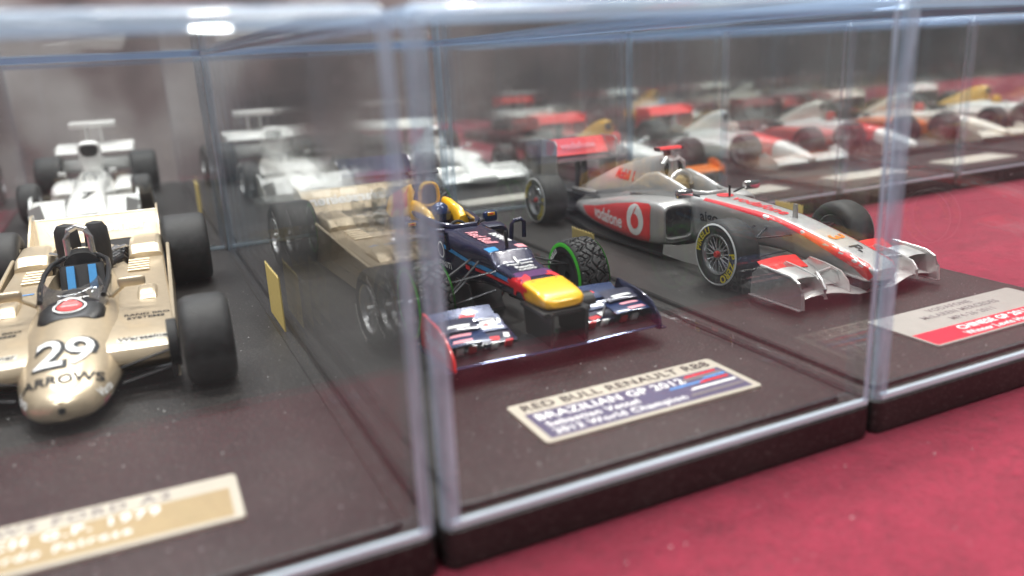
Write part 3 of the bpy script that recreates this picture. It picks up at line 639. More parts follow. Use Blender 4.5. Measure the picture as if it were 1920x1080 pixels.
# ------------------------------------------------------------------ navy car with the yellow nose tip
def navy_car(loc, rz):
    car = empty('racing_car', loc, rz, 'navy blue model racing car with yellow nose tip and green-banded wet tyres', 'model car', 'model racing cars in the cases')
    tub = body_loft([(-25.6, 2.6, 3.2, 10.5, 11.4, 3), (-25, 3.4, 3.9, 10.1, 12.1, 4), (-22, 3.7, 4.2, 9.8, 12.95, 5), (-16, 3.8, 4.4, 9.2, 13.7, 5.5), (-8, 3.9, 4.7, 9.0, 14.3, 6), (-5.2, 4.0, 4.9, 8.9, 14.7, 6), (-3.6, 4.0, 5.0, 8.8, 16.2, 6), (2, 4.2, 5.2, 8.4, 16.6, 6), (12, 4.8, 6.0, 6.5, 16.8, 5), (24, 5.8, 7.0, 3.6, 17.2, 4.4), (34, 6.6, 7.2, 2.2, 17.3, 4), (46, 6.8, 6.8, 2, 16.4, 3.4), (60, 6.6, 5.6, 2, 14.6, 3), (75, 5.6, 4, 2, 12, 3), (88, 3.6, 2.6, 2.4, 9, 3), (100, 2, 1.4, 3.6, 6.6, 3)]).build('body', 'navy', car)
    c = MB(); c.loft([ring(y, h, h+.3, zb, 24, 3) for y, h, zb in ((20, 3.2, 15.8), (23, 4.6, 10), (32, 5.2, 9), (40, 4.6, 10), (43, 3.8, 13))]); cut(tub, c)
    ck = MB(); ck.loft([ring(y, h, h, 8.6, zt, 3) for y, h, zt in ((22, 4.2, 9.6), (32, 5.4, 9.8), (42, 4.4, 11))]); ck.build('cockpit_tray', 'matt', car)
    rim = MB(); rim.tube([(h*sx_, y, z) for sx_, y, h, z in [(1, 43, 4.4, 17.6), (1, 38, 5.4, 17.9), (1, 30, 5.4, 17.8), (1, 24, 4.6, 17.5), (1, 20.6, 2.6, 17.2), (-1, 20.6, 2.6, 17.2), (-1, 24, 4.6, 17.5), (-1, 30, 5.4, 17.8), (-1, 38, 5.4, 17.9), (-1, 43, 4.4, 17.6)]], .7, 8); rim.build('cockpit_rim', 'navy', car)
    st = MB(); st.tube([(2.0*math.cos(a), 24.5+math.sin(a)*.6, 16+1.6*math.sin(a)) for a in [math.pi*2*k/14 for k in range(15)]], .35, 6); st.build('steering_wheel', 'matt', car)
    for sx in (-1, 1):
        hr = MB(); hr.loft([ring(y, 1.4, 1.1, 14.5, z, 3, 4.0*sx) for y, z in ((31, 17.5), (33, 19.2), (40, 20.4), (43, 20.4))]); hr.build('headrest', 'yellow', car)
    helm = MB(); helm.lathe([(14.4, .1), (14.6, 1.7), (16, 2.4), (18, 2.5), (19.6, 1.9), (20.3, .9), (20.5, .05)], 20, 'z', (0, 36, 0)); hh = helm.build('driver_helmet', 'navy2', car)
    v = MB(); v.lathe([(16.4, 2.52), (17.0, 2.6), (18.0, 2.56)], 20, 'z', (0, 35.8, 0)); v.build('visor', 'chromeblue', hh)
    ec = body_loft([(43, 2.8, 2.2, 15, 23, 2.6), (45, 3.8, 2.5, 13, 24.4, 2.6), (52, 4.8, 1.9, 11.5, 24.0, 2.4), (60, 5.6, 1.3, 9.5, 22.6, 2.3), (70, 5.4, .9, 8.5, 19.8, 2.2), (80, 4.4, .7, 8, 16.4, 2.2), (90, 3.4, .6, 7, 12, 2.2), (99, 2.2, .5, 6, 8.4, 2.2)]).build('engine_cover', 'navy', car)
    q = MB(); q.loft([ring(y, 1.9, 1.7, 19.4, 23.6, 2.6) for y in (42.9, 44)]); q.build('intake_mouth', 'matt', car)
    rg = ring(43, 2.5, 2.2, 18.6, 24.2, 2.8); f = MB(); f.tube(rg+[rg[0]], .5, 6, caps=False); f.build('intake_lip', 'yellow', car)
    cm = MB(); cm.box((0, 47, 25), (1.1, 2.2, 2.0), bev=.3); cm.build('camera_stalk', 'black', car)
    cm = MB(); cm.loft([[(x, 46.8+y*.8, 26.4+z) for y, z in ((-1.6, 0), (-1, .5), (1, .55), (1.8, .1), (1, -.4), (-1, -.4))] for x in (-3.9, -3.5, 3.5, 3.9)]); cm.build('camera_bar', 'black', car)
    pods = []
    for sx in (-1, 1):
        po = body_loft([(30, 4.4, 4.8, 5, 14.0, 5, 10.4*sx), (32, 4.9, 5.1, 3.4, 14.6, 5, 10.5*sx), (42, 5.3, 5.1, 2.6, 14, 4.6, 10.5*sx), (54, 5.0, 4.6, 2.4, 12, 4, 9.6*sx), (66, 4.4, 3.8, 2.4, 9.6, 3.4, 8.4*sx), (78, 3.4, 2.8, 2.6, 7.6, 3, 6.8*sx), (90, 2.0, 1.6, 3, 6, 2.6, 4.6*sx)]).build('side_pod', 'navy', car); pods.append(po)
        q = MB(); q.loft([ring(29.8, 3.9, 4.0, 6.2, 13.2, 5, 10.5*sx), ring(31, 3.9, 4.0, 6.2, 13.2, 5, 10.5*sx)]); q.build('pod_inlet', 'matt', car)
        pl = plate([(4, 2.2), (19, 1.4), (26, 1.6), (25, 5), (20, 6), (13, 6.4), (8, 5)], .35, 'x', sx*11.8); pl.build('barge_board', 'black', car)
        pl = plate([(1, 2.6), (12, 1.8), (14, 4), (11, 8.4), (4, 8.4)], .35, 'x', sx*6.4); pl.build('turning_vane', 'black', car)
        # open mirror bracket and mirror shell
        q = MB(); q.tube([(sx*7.4, 12, 14.4), (sx*7.7, 12, 17.9), (sx*8.2, 12, 18.7), (sx*10.0, 12, 18.9), (sx*10.7, 12, 18.3), (sx*10.6, 12, 14.8)], .5, 8); q.build('mirror_bracket', 'navy', car)
        q = MB(); q.tube([(sx*6, 27.5, 16), (sx*8.6, 28.5, 16.4)], .3, 6); q.build('mirror_stalk', 'carbon', car)
        q = MB(); q.box((sx*9.9, 28.8, 16.9), (3.6, 1.8, 2.6), bev=.7); mo = q.build('mirror', 'navy2', car)
        q = MB(); q.box((sx*9.9, 27.85, 17.6), (1.9, .12, .8), bev=.05); q.build('mirror_badge', 'yellow', mo)
        q = MB(); q.box((sx*9.9, 27.78, 17.6), (1.1, .12, .35), bev=.05); q.build('mirror_badge', 'rink', mo)
    f = MB(); f.prism([(-15.6, 30), (-15.9, 62), (-12, 80), (-9, 95), (9, 95), (12, 80), (15.9, 62), (15.6, 30), (6, 16), (2.5, 6), (-2.5, 6), (-6, 16)], 1.0, 1.7, 'z'); f.build('floor_tray', 'carbon', car)
    P = [('PIRELLI', -40, 5.9, 1.5, 'wink'), ('PIRELLI', 140, 5.9, 1.5, 'wink')]
    for sx in (-1, 1):
        put_wheel(car, 'navyF', sx*17.4, 0, 7.9, sx, 'black', 'alu', ('green', 1.55, .85), (), r=7.9, w_=7.2, rim_r=4.7, grooved=True, spokes=10)
        put_wheel(car, 'navyR', sx*16.5, 88, 7.9, sx, 'black', 'alu', ('green', 1.55, .85), P, r=7.9, w_=8.8, rim_r=4.8, grooved=True, spokes=6)
        # the inner sidewall carries the same band
        b = MB(); b.lathe([(0, 6.35), (.12, 6.4), (.1, 6.8), (-.05, 7.25)], 56, c=(0, 0, 0)); bo = b.build('inner_sidewall_band', 'green', car, 40, fix=False)
        bo.location = Vector((sx*(17.4-3.6), 0, 7.9))*S
        if sx > 0: bo.rotation_euler = (0, 0, math.pi)
        decal('lettering', text2d('PIRELLI', 1.45, 0, .02), 'wink', bo, (0, 0, 0), (1, 0, 0), (0, 1, 0), warp=lambda u, v: (.14, (5.75+v)*math.sin(u/5.75+.9*-1), (5.75+v)*math.cos(u/5.75-.9)), maxlen=.8)
    modern_suspension(car, 14.5, 9.2, 4.4, 14.4, 88)
    # front wing
    rings = []
    for i in range(29):
        x = -20.6+41.2*i/28; a = abs(x); z = 2.0 if a < 5.5 else 2.0+.12*math.sin((a-5.5)/15*math.pi)
        yl = -27.0+(0 if a < 5 else (a-5)*.05); up = []; lo = []
        for k in range(7):
            cc = k/6; hh = .5*(1.5*math.sqrt(cc)*(1-cc)+.16); up.append((x, yl+cc*8.5, z+cc*.5+hh)); lo.append((x, yl+cc*8.5, z+cc*.5-hh*.3))
        rings.append(up+lo[::-1])
    m = MB(); m.loft(rings); m.build('front_wing', 'carbon', car)
    q = MB(); q.tube([(-20.4+40.8*i/16, -27.1+(0 if abs(-20.4+40.8*i/16) < 5 else (abs(-20.4+40.8*i/16)-5)*.05), 1.75+(0 if abs(-20.4+40.8*i/16) < 5.5 else .12*math.sin((abs(-20.4+40.8*i/16)-5.5)/15*math.pi))) for i in range(17)], .3, 8); q.build('wing_lip', 'chromeblue', car)
    for sx in (-1, 1):
        a1 = wing_blade(sx*6.2, sx*20, -21.5, -16.5, 3.4, 5.2, .55, .3); a1o = a1.build('wing_flap', 'navy', car)
        a2 = wing_blade(sx*6.6, sx*20, -18, -13.5, 5.0, 7.2, .55, .3); a2o = a2.build('wing_flap', 'navy2', car)
        a3 = wing_blade(sx*7.4, sx*19.6, -15.4, -11.6, 6.8, 9.2, .55, .3); a3o = a3.build('wing_flap', 'navy2', car)
        w1 = wing_blade(sx*12.8, sx*20.2, -24.6, -19.5, 6.2, 7.6, .7, .25).build('winglet', 'navy2', car)
        w2 = wing_blade(sx*13.4, sx*20.2, -21, -17, 8.0, 9.4, .6, .25).build('winglet', 'navy', car)
        BF = bvh_of(a1o, a2o, a3o, w1, w2)
        for (xa, xb, ya, yb, mt) in [(16.2, 19.2, -24.2, -23.2, 'pink'), (15.6, 19.0, -22.2, -21.3, 'pink'), (15.0, 18.6, -20.2, -19.3, 'wink'), (8.4, 11.0, -17.4, -15.0, 'wink'), (8.9, 10.5, -16.9, -15.5, 'rink'), (7.4, 8.0, -20.6, -18.9, 'wink'), (9.6, 11.4, -21, -19.6, 'rink'), (12.2, 13.0, -20.4, -18.8, 'wink'), (11.5, 14.0, -14.2, -13.2, 'rink')]:
            decal('wing_print', poly2d([(sx*xa, ya), (sx*(xb+.5), ya+.3), (sx*xb, yb), (sx*(xa-.4), yb-.2)]), mt, a2o, (0, 0, 0), (1, 0, 0), (0, 1, 0), (0, 0, -1), BF, .1, 1.0)
        # upright red and white struts in front of the flaps
        for xx, mt in ((8.6, 'rink'), (11.4, 'white'), (12.9, 'navy'), (15.6, 'rink'), (18, 'wink')):
            q = MB(); q.box((sx*xx, -22.6, 3.6), (1.5, .5, 2.3), (.35, 0, 0), bev=.2); q.build('slot_bridge', mt, car)
        e = plate([(-27.4, 1.6), (-27, 4.6), (-24, 8.2), (-20, 9.6), (-12.5, 10.4), (-11, 6), (-11, 1.4)], .45, 'x', sx*20.8); eo = e.build('end_plate', 'red' if sx < 0 else 'navy', car)
        side = -1 if sx < 0 else 1
        decal('lettering', text2d('TOTAL', 3.3, 0, .02), 'wink', eo, (sx*21.05, -19.0, 4.9), (0, -1 if sx < 0 else 1, 0), (0, 0, 1), eps=.05)
        q = MB(); q.box((sx*21.3, -19, 1.3), (1.8, 16.5, .4), bev=.15); q.build('foot_plate', 'navy', car)
        py = plate([(-27.2, 9.8), (-16, 9.8), (-17, 3.7), (-26.6, 3.7)], .7, 'x', sx*3.5); py.build('wing_pillar', 'black', car)
    q = MB(); q.box((0, -21.5, 9.5), (9.6, 9.6, .9), bev=.25); q.build('nose_mount', 'black', car)
    q = MB(); q.loft([[(x, -20+2.2*math.cos(a), 8.6+1.9*math.sin(a)) for a in [math.pi*k/8 for k in range(9)]] for x in (4.6, 8.4)]); q.build('camera_pod', 'black', car)
    WN = ('front_wing', 'wing_lip', 'wing_flap', 'winglet', 'slot_bridge', 'end_plate', 'foot_plate')
    for ch in list(car.children):
        if ch.name.split('.')[0] in WN:
            for o_ in [ch]+list(ch.children):
                for v_ in o_.data.vertices: v_.co.z = (3.0+(v_.co.z/S-1.3)*.72)*S; v_.co.x -= 1.5*S
    # rear wing
    wing_blade(-10.8, 10.8, 90, 97, 18.6, 20.0, .7, 0).build('rear_main_plane', 'navy', car)
    rf = MB(); rf.prism([(94.7, 20.2), (95.1, 20.0), (99.3, 25.2), (98.8, 25.5)], -10.8, 10.8, 'x'); rf.build('rear_flap', 'navy2', car)
    for sx in (-1, 1):
        plate([(88, 9.5), (90.5, 17), (90, 24.6), (91.5, 25.8), (100, 25.8), (101.5, 15), (99.5, 8.5)], .4, 'x', sx*11.1).build('rear_end_plate', 'navy', car)
        q = MB(); q.box((sx*1.3, 94, 13.5), (.8, 3, 12), bev=.2); q.build('wing_support', 'black', car)
    gb = MB(); gb.box((0, 93, 6), (5, 18, 6), bev=.8); gb.build('gearbox', 'matt', car)
    q = MB(); q.box((0, -1.6, 17.6), (.55, .9, 4.6), (-.12, 0, 0), bev=.2); q.build('antenna', 'black', car)
    # livery
    B = bvh_of(tub); BE = bvh_of(ec); dn = (0, 0, -1)
    def top(poly, mt, nm='panel', eps=.07): decal(nm, poly2d(poly), mt, tub, (0, 0, 0), (1, 0, 0), (0, 1, 0), dn, B, eps, 1.0)
    body_loft([(-25.75, 2.8, 3.3, 10.4, 11.5, 3), (-25.2, 3.6, 4.1, 10.0, 12.2, 4.5), (-22, 3.85, 4.35, 9.7, 13.06, 6), (-17.2, 3.88, 4.46, 9.4, 13.72, 6.4)]).build('nose_tip', 'yellow', car)
    top([(-4.2, -16.4), (-1.5, -15.4), (1.5, -15.4), (4.2, -16.4), (4.4, -12), (-4.4, -12)], 'purple')
    for sx in (-1, 1):
        side = (1, 0, 0) if sx < 0 else (-1, 0, 0); rd = (0, -1, 0) if sx < 0 else (0, 1, 0)
        # charging bull on the nose flank: body, horned head, legs and tail
        bull = [(-4.4, .2), (-3.6, .9), (-3.0, .6), (-2.2, 1.1), (-.6, 1.3), (.9, 1.0), (2.0, 1.4), (2.8, 2.2), (2.6, 1.3), (3.4, .9), (3.8, .2), (3.3, -.4), (2.6, -.2), (2.0, -.8), (2.6, -1.7), (1.9, -1.8), (1.2, -.8), (.4, -.7), (-.8, -.9), (-1.6, -1.8), (-2.3, -1.7), (-1.9, -.7), (-3.0, -.3), (-3.7, .1)]
        decal('emblem', poly2d([(x*1.0, z*1.15) for x, z in bull]), 'rink', tub, (0, -15.2, 12.2), rd, (0, 0, 1), side, B, .14, .7)
        decal('emblem', poly2d([(x*.62-sx*0, z*.75) for x, z in bull]), 'rink', tub, (sx*3.1, -16.2, 0), (sx*.3, -1, 0), (1, .3*sx, 0), dn, B, .13, .7)
        decal('stripe', poly2d([(-14, 12.9), (-6, 13.2), (6, 13.0), (18, 14.4), (18, 13.5), (6, 12.1), (-6, 12.2), (-14, 12.1)]), 'sky', tub, (0, 0, 0), (0, 1, 0), (0, 0, 1), side, B, .09)
        decal('stripe', poly2d([(-14, 12.0), (-4, 12.0), (4, 11.8), (4, 11.2), (-6, 11.3), (-14, 11.5)]), 'rink', tub, (0, 0, 0), (0, 1, 0), (0, 0, 1), side, B, .09)
        decal('patch', poly2d([(6.5, 11.6), (8.5, 11.7), (8.5, 10.7), (6.5, 10.6)]), 'rink', tub, (0, 0, 0), (0, 1, 0), (0, 0, 1), side, B, .09)
        decal('emblem', disc2d(1.9, 26, 1.5, .8), 'wink', tub, (0, 19.6, 12.9), rd, (0, 0, 1), side, B, .12)
        decal('lettering', text2d('INFINITI', 2.0, 0, .01, spacing=1.1), 'wink', tub, (0, 19.5, 9.6), rd, (0, 0, 1), side, B, .12)
        decal('engine_panel', poly2d([(46, 22), (52, 23), (62, 20.6), (72, 17), (70, 13.5), (58, 12.5), (47, 14.5)]), 'yellow', ec, (0, 0, 0), (0, 1, 0), (0, 0, 1), side, BE, .1)
        decal('emblem', poly2d([(x*2.1, z*2.3) for x, z in bull]), 'rink', ec, (0, 58.5, 17.6), rd, (0, 0, 1), side, BE, .18, .9)
    # sponsor lettering on the chassis top
    for y, s_, sz in ((-9.4, 'Rauch', 1.6), (-11.0, 'CASIO', 1.3), (-7.4, 'Pepe Jeans', 1.3)):
        decal('lettering', text2d(s_, sz, 0, .02), 'wink', tub, (0, y, 0), (1, 0, 0), (0, 1, 0), dn, B, .13)
    decal('lettering', text2d('Red Bull', 3.6, .2, .02), 'pink', tub, (-1.2, 9, 0), (0, -1, 0), (1, 0, 0), dn, B, .13)
    decal('lettering', text2d('INFINITI', 2.4, 0, .02), 'wink', tub, (2.4, 7, 0), (0, -1, 0), (1, 0, 0), dn, B, .13)
    decal('number', text2d('1', 2.8, 0, .03), 'wink', tub, (0, -5.9, 0), (1, 0, 0), (0, 1, 0), dn, B, .13)
    decal('patch', poly2d([(-4.2, -2.5), (-2.2, -2.7), (-2.0, 0), (-4.2, .4)]), 'sky', tub, (0, 0, 0), (1, 0, 0), (0, 1, 0), dn, B, .1)
    decal('patch', poly2d([(4.2, -2.5), (2.2, -2.7), (2.0, -.6), (4.2, 0)]), 'pink', tub, (0, 0, 0), (1, 0, 0), (0, 1, 0), dn, B, .1)
    return car
navy_car((39.6, 64.5, 1.0), 0)

# ------------------------------------------------------------------ gold car, number 29
def gold_car(loc, rz):
    car = empty('racing_car', loc, rz, 'gold model racing car numbered 29 with wide slick tyres', 'model car', 'model racing cars in the cases')
    # bullet nose flowing into the narrow cockpit tub
    tub = body_loft([(-13.4, .5, .5, 3.8, 4.8, 2), (-13.0, 2.0, 1.6, 2.4, 5.6, 2.2), (-11.4, 4.9, 3.5, 1.5, 6.4, 2.4), (-8, 7.0, 4.9, 1.2, 7.5, 2.5), (-3, 8.4, 5.8, 1.2, 8.8, 2.5), (2, 9.8, 6.0, 1.2, 10.0, 2.4), (6, 11.6, 6.1, 1.2, 10.8, 2.3), (11, 12.8, 6.2, 1.2, 11.6, 2.3), (18, 12.4, 6.4, 1.2, 12.6, 2.5), (30, 9.4, 6.4, 1.2, 14.2, 2.8), (42, 9.0, 6.0, 1.2, 15.2, 2.8), (50, 8, 4.6, 1.2, 15.4, 2.6), (56, 6, 3.6, 1.2, 13, 2.6)]).build('body', 'gold', car)
    # full-width deck with gently rounded leading edge
    def deck(y, hw, zb, zt, r):
        pts = [(-hw, zb), (hw, zb), (hw, zt-r*.6), (hw-r*.5, zt-r*.1), (hw-r*1.5, zt)]
        n = 6; pts += [(hw-r*1.5-(2*hw-3*r)*k/n, zt+.25*math.sin(math.pi*k/n)) for k in range(1, n)]
        pts += [(-hw+r*1.5, zt), (-hw+r*.5, zt-r*.1), (-hw, zt-r*.6)]
        return [(x, y, z) for x, z in pts]
    dk = MB(); dk.loft([deck(y, hw, zb, zt, r) for y, hw, zb, zt, r in [(0.6, 17.4, 5.4, 6.4, .4), (1.4, 17.5, 4.6, 7.6, .6), (4, 17.5, 3, 8.4, .7), (10, 17.4, 1.6, 9.0, .7), (24, 17, 1.4, 9.6, .7), (44, 16.4, 1.4, 10.2, .7), (60, 16, 1.4, 11.0, .7), (70, 15.8, 2, 11.8, .7), (80, 15.6, 6, 12.4, .6)]])
    dko = dk.build('side_deck', 'gold', car)
    em = MB(); em.box((0, 68, 12), (19, 26, 8)); cut(dko, em)
    for sx in (-1, 1):
        s = plate([(1.5, 1.4), (80, 1.4), (80, 8), (72, 11.6), (40, 9.8), (4, 7.8)], .5, 'x', sx*17.0); s.build('side_skirt', 'gold', car)
        q = MB(); q.tube([(sx*17.1, 4, 7.9), (sx*17.1, 40, 9.9), (sx*17, 70, 12.2), (sx*17, 82, 13)], .45, 8); q.build('deck_edge', 'gold2', car)
        # raised ducts on the deck
        q = MB(); q.loft([ring(y, 2.0, 1.8, 8.5, z, 4, 12.6*sx) for y, z in ((27, 9.9), (29, 11.2), (34, 11.2), (37, 10.3))]); q.build('deck_duct', 'gold', car)
        q = MB(); q.loft([ring(y, 4.0, 3.6, 9, z, 4, 12*sx) for y, z in ((62, 12.4), (64, 14.2), (74, 14.6), (80, 13.6))]); q.build('rear_duct', 'gold2', car)
        fl_ = MB()
        for k in range(5): fl_.box((sx*10.6, 50+k*2.2, 10.9+k*.1), (4.5, .5, .5), (.5, 0, 0))
        fl_.build('louvre_row', 'gold2', car)
        # mirror on a strut
        q = MB(); q.tube([(sx*6.6, 24, 12), (sx*9.5, 22, 14.6)], .4, 6); q.build('mirror_stalk', 'gold', car)
        q = MB(); q.box((sx*10.6, 22, 15), (5.0, 1.5, 2.0), (0, 0, 0), bev=.6); q.build('mirror', 'gold', car)
    # cockpit opening, seat, belts, dash and windscreen
    c = MB(); c.loft([ring(y, h, h+.4, zb, 26, 3) for y, h, zb in ((16.5, 4.0, 10), (19, 5.4, 5), (30, 6.0, 4), (40, 5.8, 5), (45, 5.0, 7), (48, 3.6, 10))]); cut(tub, c)
    ck = MB(); ck.loft([ring(y, h, h, 3, zt, 3) for y, h, zt in ((18.5, 4.6, 5.4), (30, 5.7, 4.6), (44, 5.2, 5.4))]); ck.build('cockpit_tray', 'matt', car)
    se = MB(); se.prism([(38, 4.4), (40.5, 4.4), (46.4, 14.6), (44.6, 14.8)], -4.3, 4.3, 'x'); se.build('seat_back', 'black', car)
    for sx in (-1, 1):
        q = MB(); q.prism([(33, 5.4), (37.8, 5.4), (44.2, 14.6), (43.6, 14.9), (37, 6.2), (33, 6)], sx*2.1-.75, sx*2.1+.75, 'x'); q.build('seat_belt', 'belt', car)
        q = MB(); q.box((sx*2.1, 38.2, 8.2), (.9, .3, .9), (-.95, 0, 0)); q.build('belt_print', 'wink', car)
    q = MB(); q.loft([ring(y, 4.7, 4.7, 9, z, 3) for y, z in ((18.2, 12.2), (20.6, 13.4), (21, 12.8))]); q.build('dashboard', 'matt', car)
    st = MB(); st.tube([(2.3*math.cos(a), 24+math.sin(a)*.7, 12+2.1*math.sin(a)) for a in [math.pi*2*k/16 for k in range(17)]], .35, 6); st.build('steering_wheel', 'matt', car)
    ws = MB(); rows = []
    for z, yy, hw in ((11.2, 15.6, 6.6), (13.4, 17.6, 5.8), (15.4, 19.8, 4.9)):
        rows.append([(hw*math.sin(a), yy+(1-math.cos(a))*hw*1.35, z+(1-math.cos(a))*1.2) for a in [math.radians(-80+160*k/16) for k in range(17)]])
    n = 17; ws.add([p for r in rows for p in r], [(i*n+k, i*n+k+1, (i+1)*n+k+1, (i+1)*n+k) for i in range(2) for k in range(n-1)]); wso = ws.build('windscreen', 'visor', car, 60)
    sm = wso.modifiers.new('t', 'SOLIDIFY'); sm.thickness = .25*S
    rg = [(h*sx_, y, z) for sx_, y, h, z in [(1, 47.4, 3.4, 16.0), (1, 43, 5.3, 15.7), (1, 36, 6.0, 15.2), (1, 28, 6.0, 14.3), (1, 21, 5.4, 13.3)]]
    rim = MB(); rim.tube(rg, .5, 8); rim.tube([(-x, y, z) for x, y, z in rg], .5, 8); rim.tube([rg[0], (0, 48.6, 16.2), (-rg[0][0], rg[0][1], rg[0][2])], .5, 8); rim.build('cockpit_rim', 'black', car)
    hd = MB(); hd.loft([ring(y, h, h*.7, 9, z, 2.6) for y, h, z in ((49, 4.4, 17.2), (50, 4.6, 17.6), (54, 4.0, 16.6), (59, 3, 13.4))]); hd.build('roll_fairing', 'gold', car)
    q = MB(); q.loft([ring(y, 4.9, 3.4, 8, z, 2.6) for y, z in ((46.6, 17.0), (47.6, 17.9), (49.1, 17.4))]); q.build('bulkhead', 'matt', car)
    hp = MB(); hp.tube([(-2.3, 47.6, 16.5), (-2.3, 47.8, 20), (-1.6, 48, 21.8), (0, 48, 22.5), (1.6, 48, 21.8), (2.3, 47.8, 20), (2.3, 47.6, 16.5)], .72, 10); hp.build('roll_hoop', 'alu', car)
    for sx in (-1, 1):
        q = MB(); q.lathe([(12, 2.4), (17.5, 2.6), (20.6, 2.4), (21.8, 1.7), (22.2, .1)], 20, 'z', (sx*3.0, 55.5, 0)); q.build('intake_trumpet_cover', 'matt', car)
    eg = MB(); eg.box((0, 68, 9), (9, 24, 6), bev=.8)
    for k in range(4):
        for sx in (-1, 1): eg.tube([(sx*4.4, 60+k*4, 11), (sx*7.0, 61+k*4, 12.2), (sx*8.4, 65+k*3.4, 9.4)], .75, 8)
    eg.build('engine_block', 'carbon', car)
    for sx in (-1, 1):
        for dx in (6.2, 7.8):
            q = MB(); q.tube([(sx*3, 58, 14), (sx*dx, 62, 14.6), (sx*(dx+.4), 70, 12.6)], .35, 6); q.build('hose', 'alu', car)
    # rear wing
    wg = MB(); wg.prism([(89.6, 11.4), (90, 11.1), (95.9, 16.9), (95.5, 17.2)], -15, 15, 'x'); wgo = wg.build('rear_wing', 'gold', car)
    q = MB(); q.tube([(-15, 95.8, 17.1), (15, 95.8, 17.1)], .4, 8); q.build('wing_lip', 'gold2', car)
    for sx in (-1, 1):
        plate([(76, 9), (82, 12.6), (94, 18.6), (98.5, 18.6), (99, 12), (95, 7), (80, 6)], .5, 'x', sx*15.2).build('rear_end_plate', 'gold', car)
    q = MB(); q.box((0, 86, 10), (1.4, 10, 8), bev=.3); q.build('wing_support', 'black', car)
    # wheels
    TX = [('GOODYEAR', -50, 6.9, 1.5, 'wink'), ('GOODYEAR', 130, 6.9, 1.5, 'wink')]
    for sx in (-1, 1):
        put_wheel(car, 'goldF', sx*22.6, 0, 8.0, sx, 'alu', 'alu', None, TX, r=8.0, w_=8.4, rim_r=4.9, spokes=6)
        put_wheel(car, 'goldR', sx*21.4, 78, 9.0, sx, 'alu', 'alu', None, TX, r=9.0, w_=11.0, rim_r=5.0, spokes=6)
        m = MB(); m.lathe([(0, 4.2), (0, .8), (1.6, .8), (1.6, 4.2), (0, 4.2)], 24, c=(16.2 if sx > 0 else -17.8, 0, 8.2)); m.build('brake_disc', 'matt', car)
    arms(car, [((7, 1, 4.6), (17.4, -.2, 7.4)), ((8, -2, 3.0), (17.4, 0, 4.2)), ((8, 3, 3.0), (17.4, .5, 4.2))], .4)
    for sx in (-1, 1):
        q = MB(); q.box((sx*16.6, -1.6, 6), (.9, 2.6, 6.5), bev=.2); q.build('upright', 'black', car)
    arms(car, [((5, 70, 9), (17, 78, 11)), ((5, 84, 9), (17, 78.6, 11)), ((5, 72, 4), (17, 78, 5)), ((0, 78, 9), (17, 78, 9))], .5)
    # livery
    B = bvh_of(tub); BD = bvh_of(dko); dn = (0, 0, -1); U, V = (1, 0, 0), (0, 1, 0)
    fwd = (0, .78, -.62)
    decal('number', text2d('29', 9.6, 0, .06, spacing=.95), 'ink', tub, (.25, -.2, 9), U, (0, .78, .62), fwd, B, .14, .55)
    decal('number', text2d('29', 9.6, 0, .012, spacing=.95), 'wink', tub, (0, 0, 9), U, (0, .78, .62), fwd, B, .24, .55)
    decal('lettering', text2d('ARROWS', 2.7, 0, .025, sx=1.05), 'ink', tub, (0, -6.6, 6.4), U, (0, .78, .62), fwd, B, .16, .5)
    q = MB(); q.lathe([(-13.5, .05), (-13.55, .55), (-13.2, .6)], 16, 'y', (0, 0, 4.2)); q.build('nose_hole', 'matt', car)
    for sx in (-1, 1):
        side = (-sx, .5, 0)
        decal('lettering', text2d('Varta', 2.0, 0, .02), 'wink', tub, (sx*6.5, -8, 4.6), (.45*1, .9*sx, 0), (0, 0, 1), side, B, .1)
        decal('patch', poly2d([(-1.3, -1.1), (1.3, -1.1), (1.3, .1), (-1.3, .1)]), 'pink', tub, (sx*6.5, -8.6, 3.4), (.45, .9*sx, 0), (0, 0, 1), side, B, .08)
        decal('patch', poly2d([(-1.3, -1.0), (1.3, -1.0), (1.3, .0), (-1.3, .0)]), 'wink', tub, (sx*7.1, -6.0, 3.2), (.45, .9*sx, 0), (0, 0, 1), side, B, .08)
        decal('print_strip', poly2d([(-4.6, -.75), (4.6, -.75), (4.6, .95), (-4.6, .95)]), 'ivory', dko, (sx*12.3, 4.3, 0), U, V, dn, BD, .07)
        decal('lettering', text2d('Warsteiner', 1.9, 0, .03), 'ink', dko, (sx*12.3, 4.4, 0), U, V, dn, BD, .13)
        decal('lettering', text2d('RAND BRO', 1.6, 0, .02), 'ink', dko, (sx*12.6, 17.0, 0), U, V, dn, BD, .1)
        decal('lettering', text2d('SYSTEMS', 1.7, 0, .03), 'ink', dko, (sx*12.4, 15.0, 0), U, V, dn, BD, .1)
        decal('patch', poly2d([(-1.2, -.4), (1.2, -.4), (1.2, .4), (-1.2, .4)]), 'bink', dko, (sx*10.6, 42, 0), U, V, dn, BD, .1)
    BW = bvh_of(wgo)
    decal('lettering', text2d('Warsteiner', 4.8, 0, .03, sx=1.1), 'wink', wgo, (0, 92.8, 14.2), U, (0, .72, .7), (0, .7, -.72), BW, .1)
    # round badge in front of the windscreen
    q = MB(); q.loft([ring(y, h, h*.9, 9, z, 2.6) for y, h, z in ((12.6, 4.6, 11.95), (14.6, 5.8, 12.6), (18.6, 6.0, 13.3))]); fa = q.build('scuttle', 'black', car)
    BS = bvh_of(fa, wso, tub)
    fdir = (0, .6, -.8)
    decal('badge', disc2d(1.75, 26, sx=1.2), 'fluored', fa, (0, 15.8, 13.6), U, (0, .8, .6), fdir, BS, .3, .9)
    decal('badge', disc2d(2.35, 30, 2.08, 1.2), 'wink', fa, (0, 15.8, 13.6), U, (0, .8, .6), fdir, BS, .3, .9)
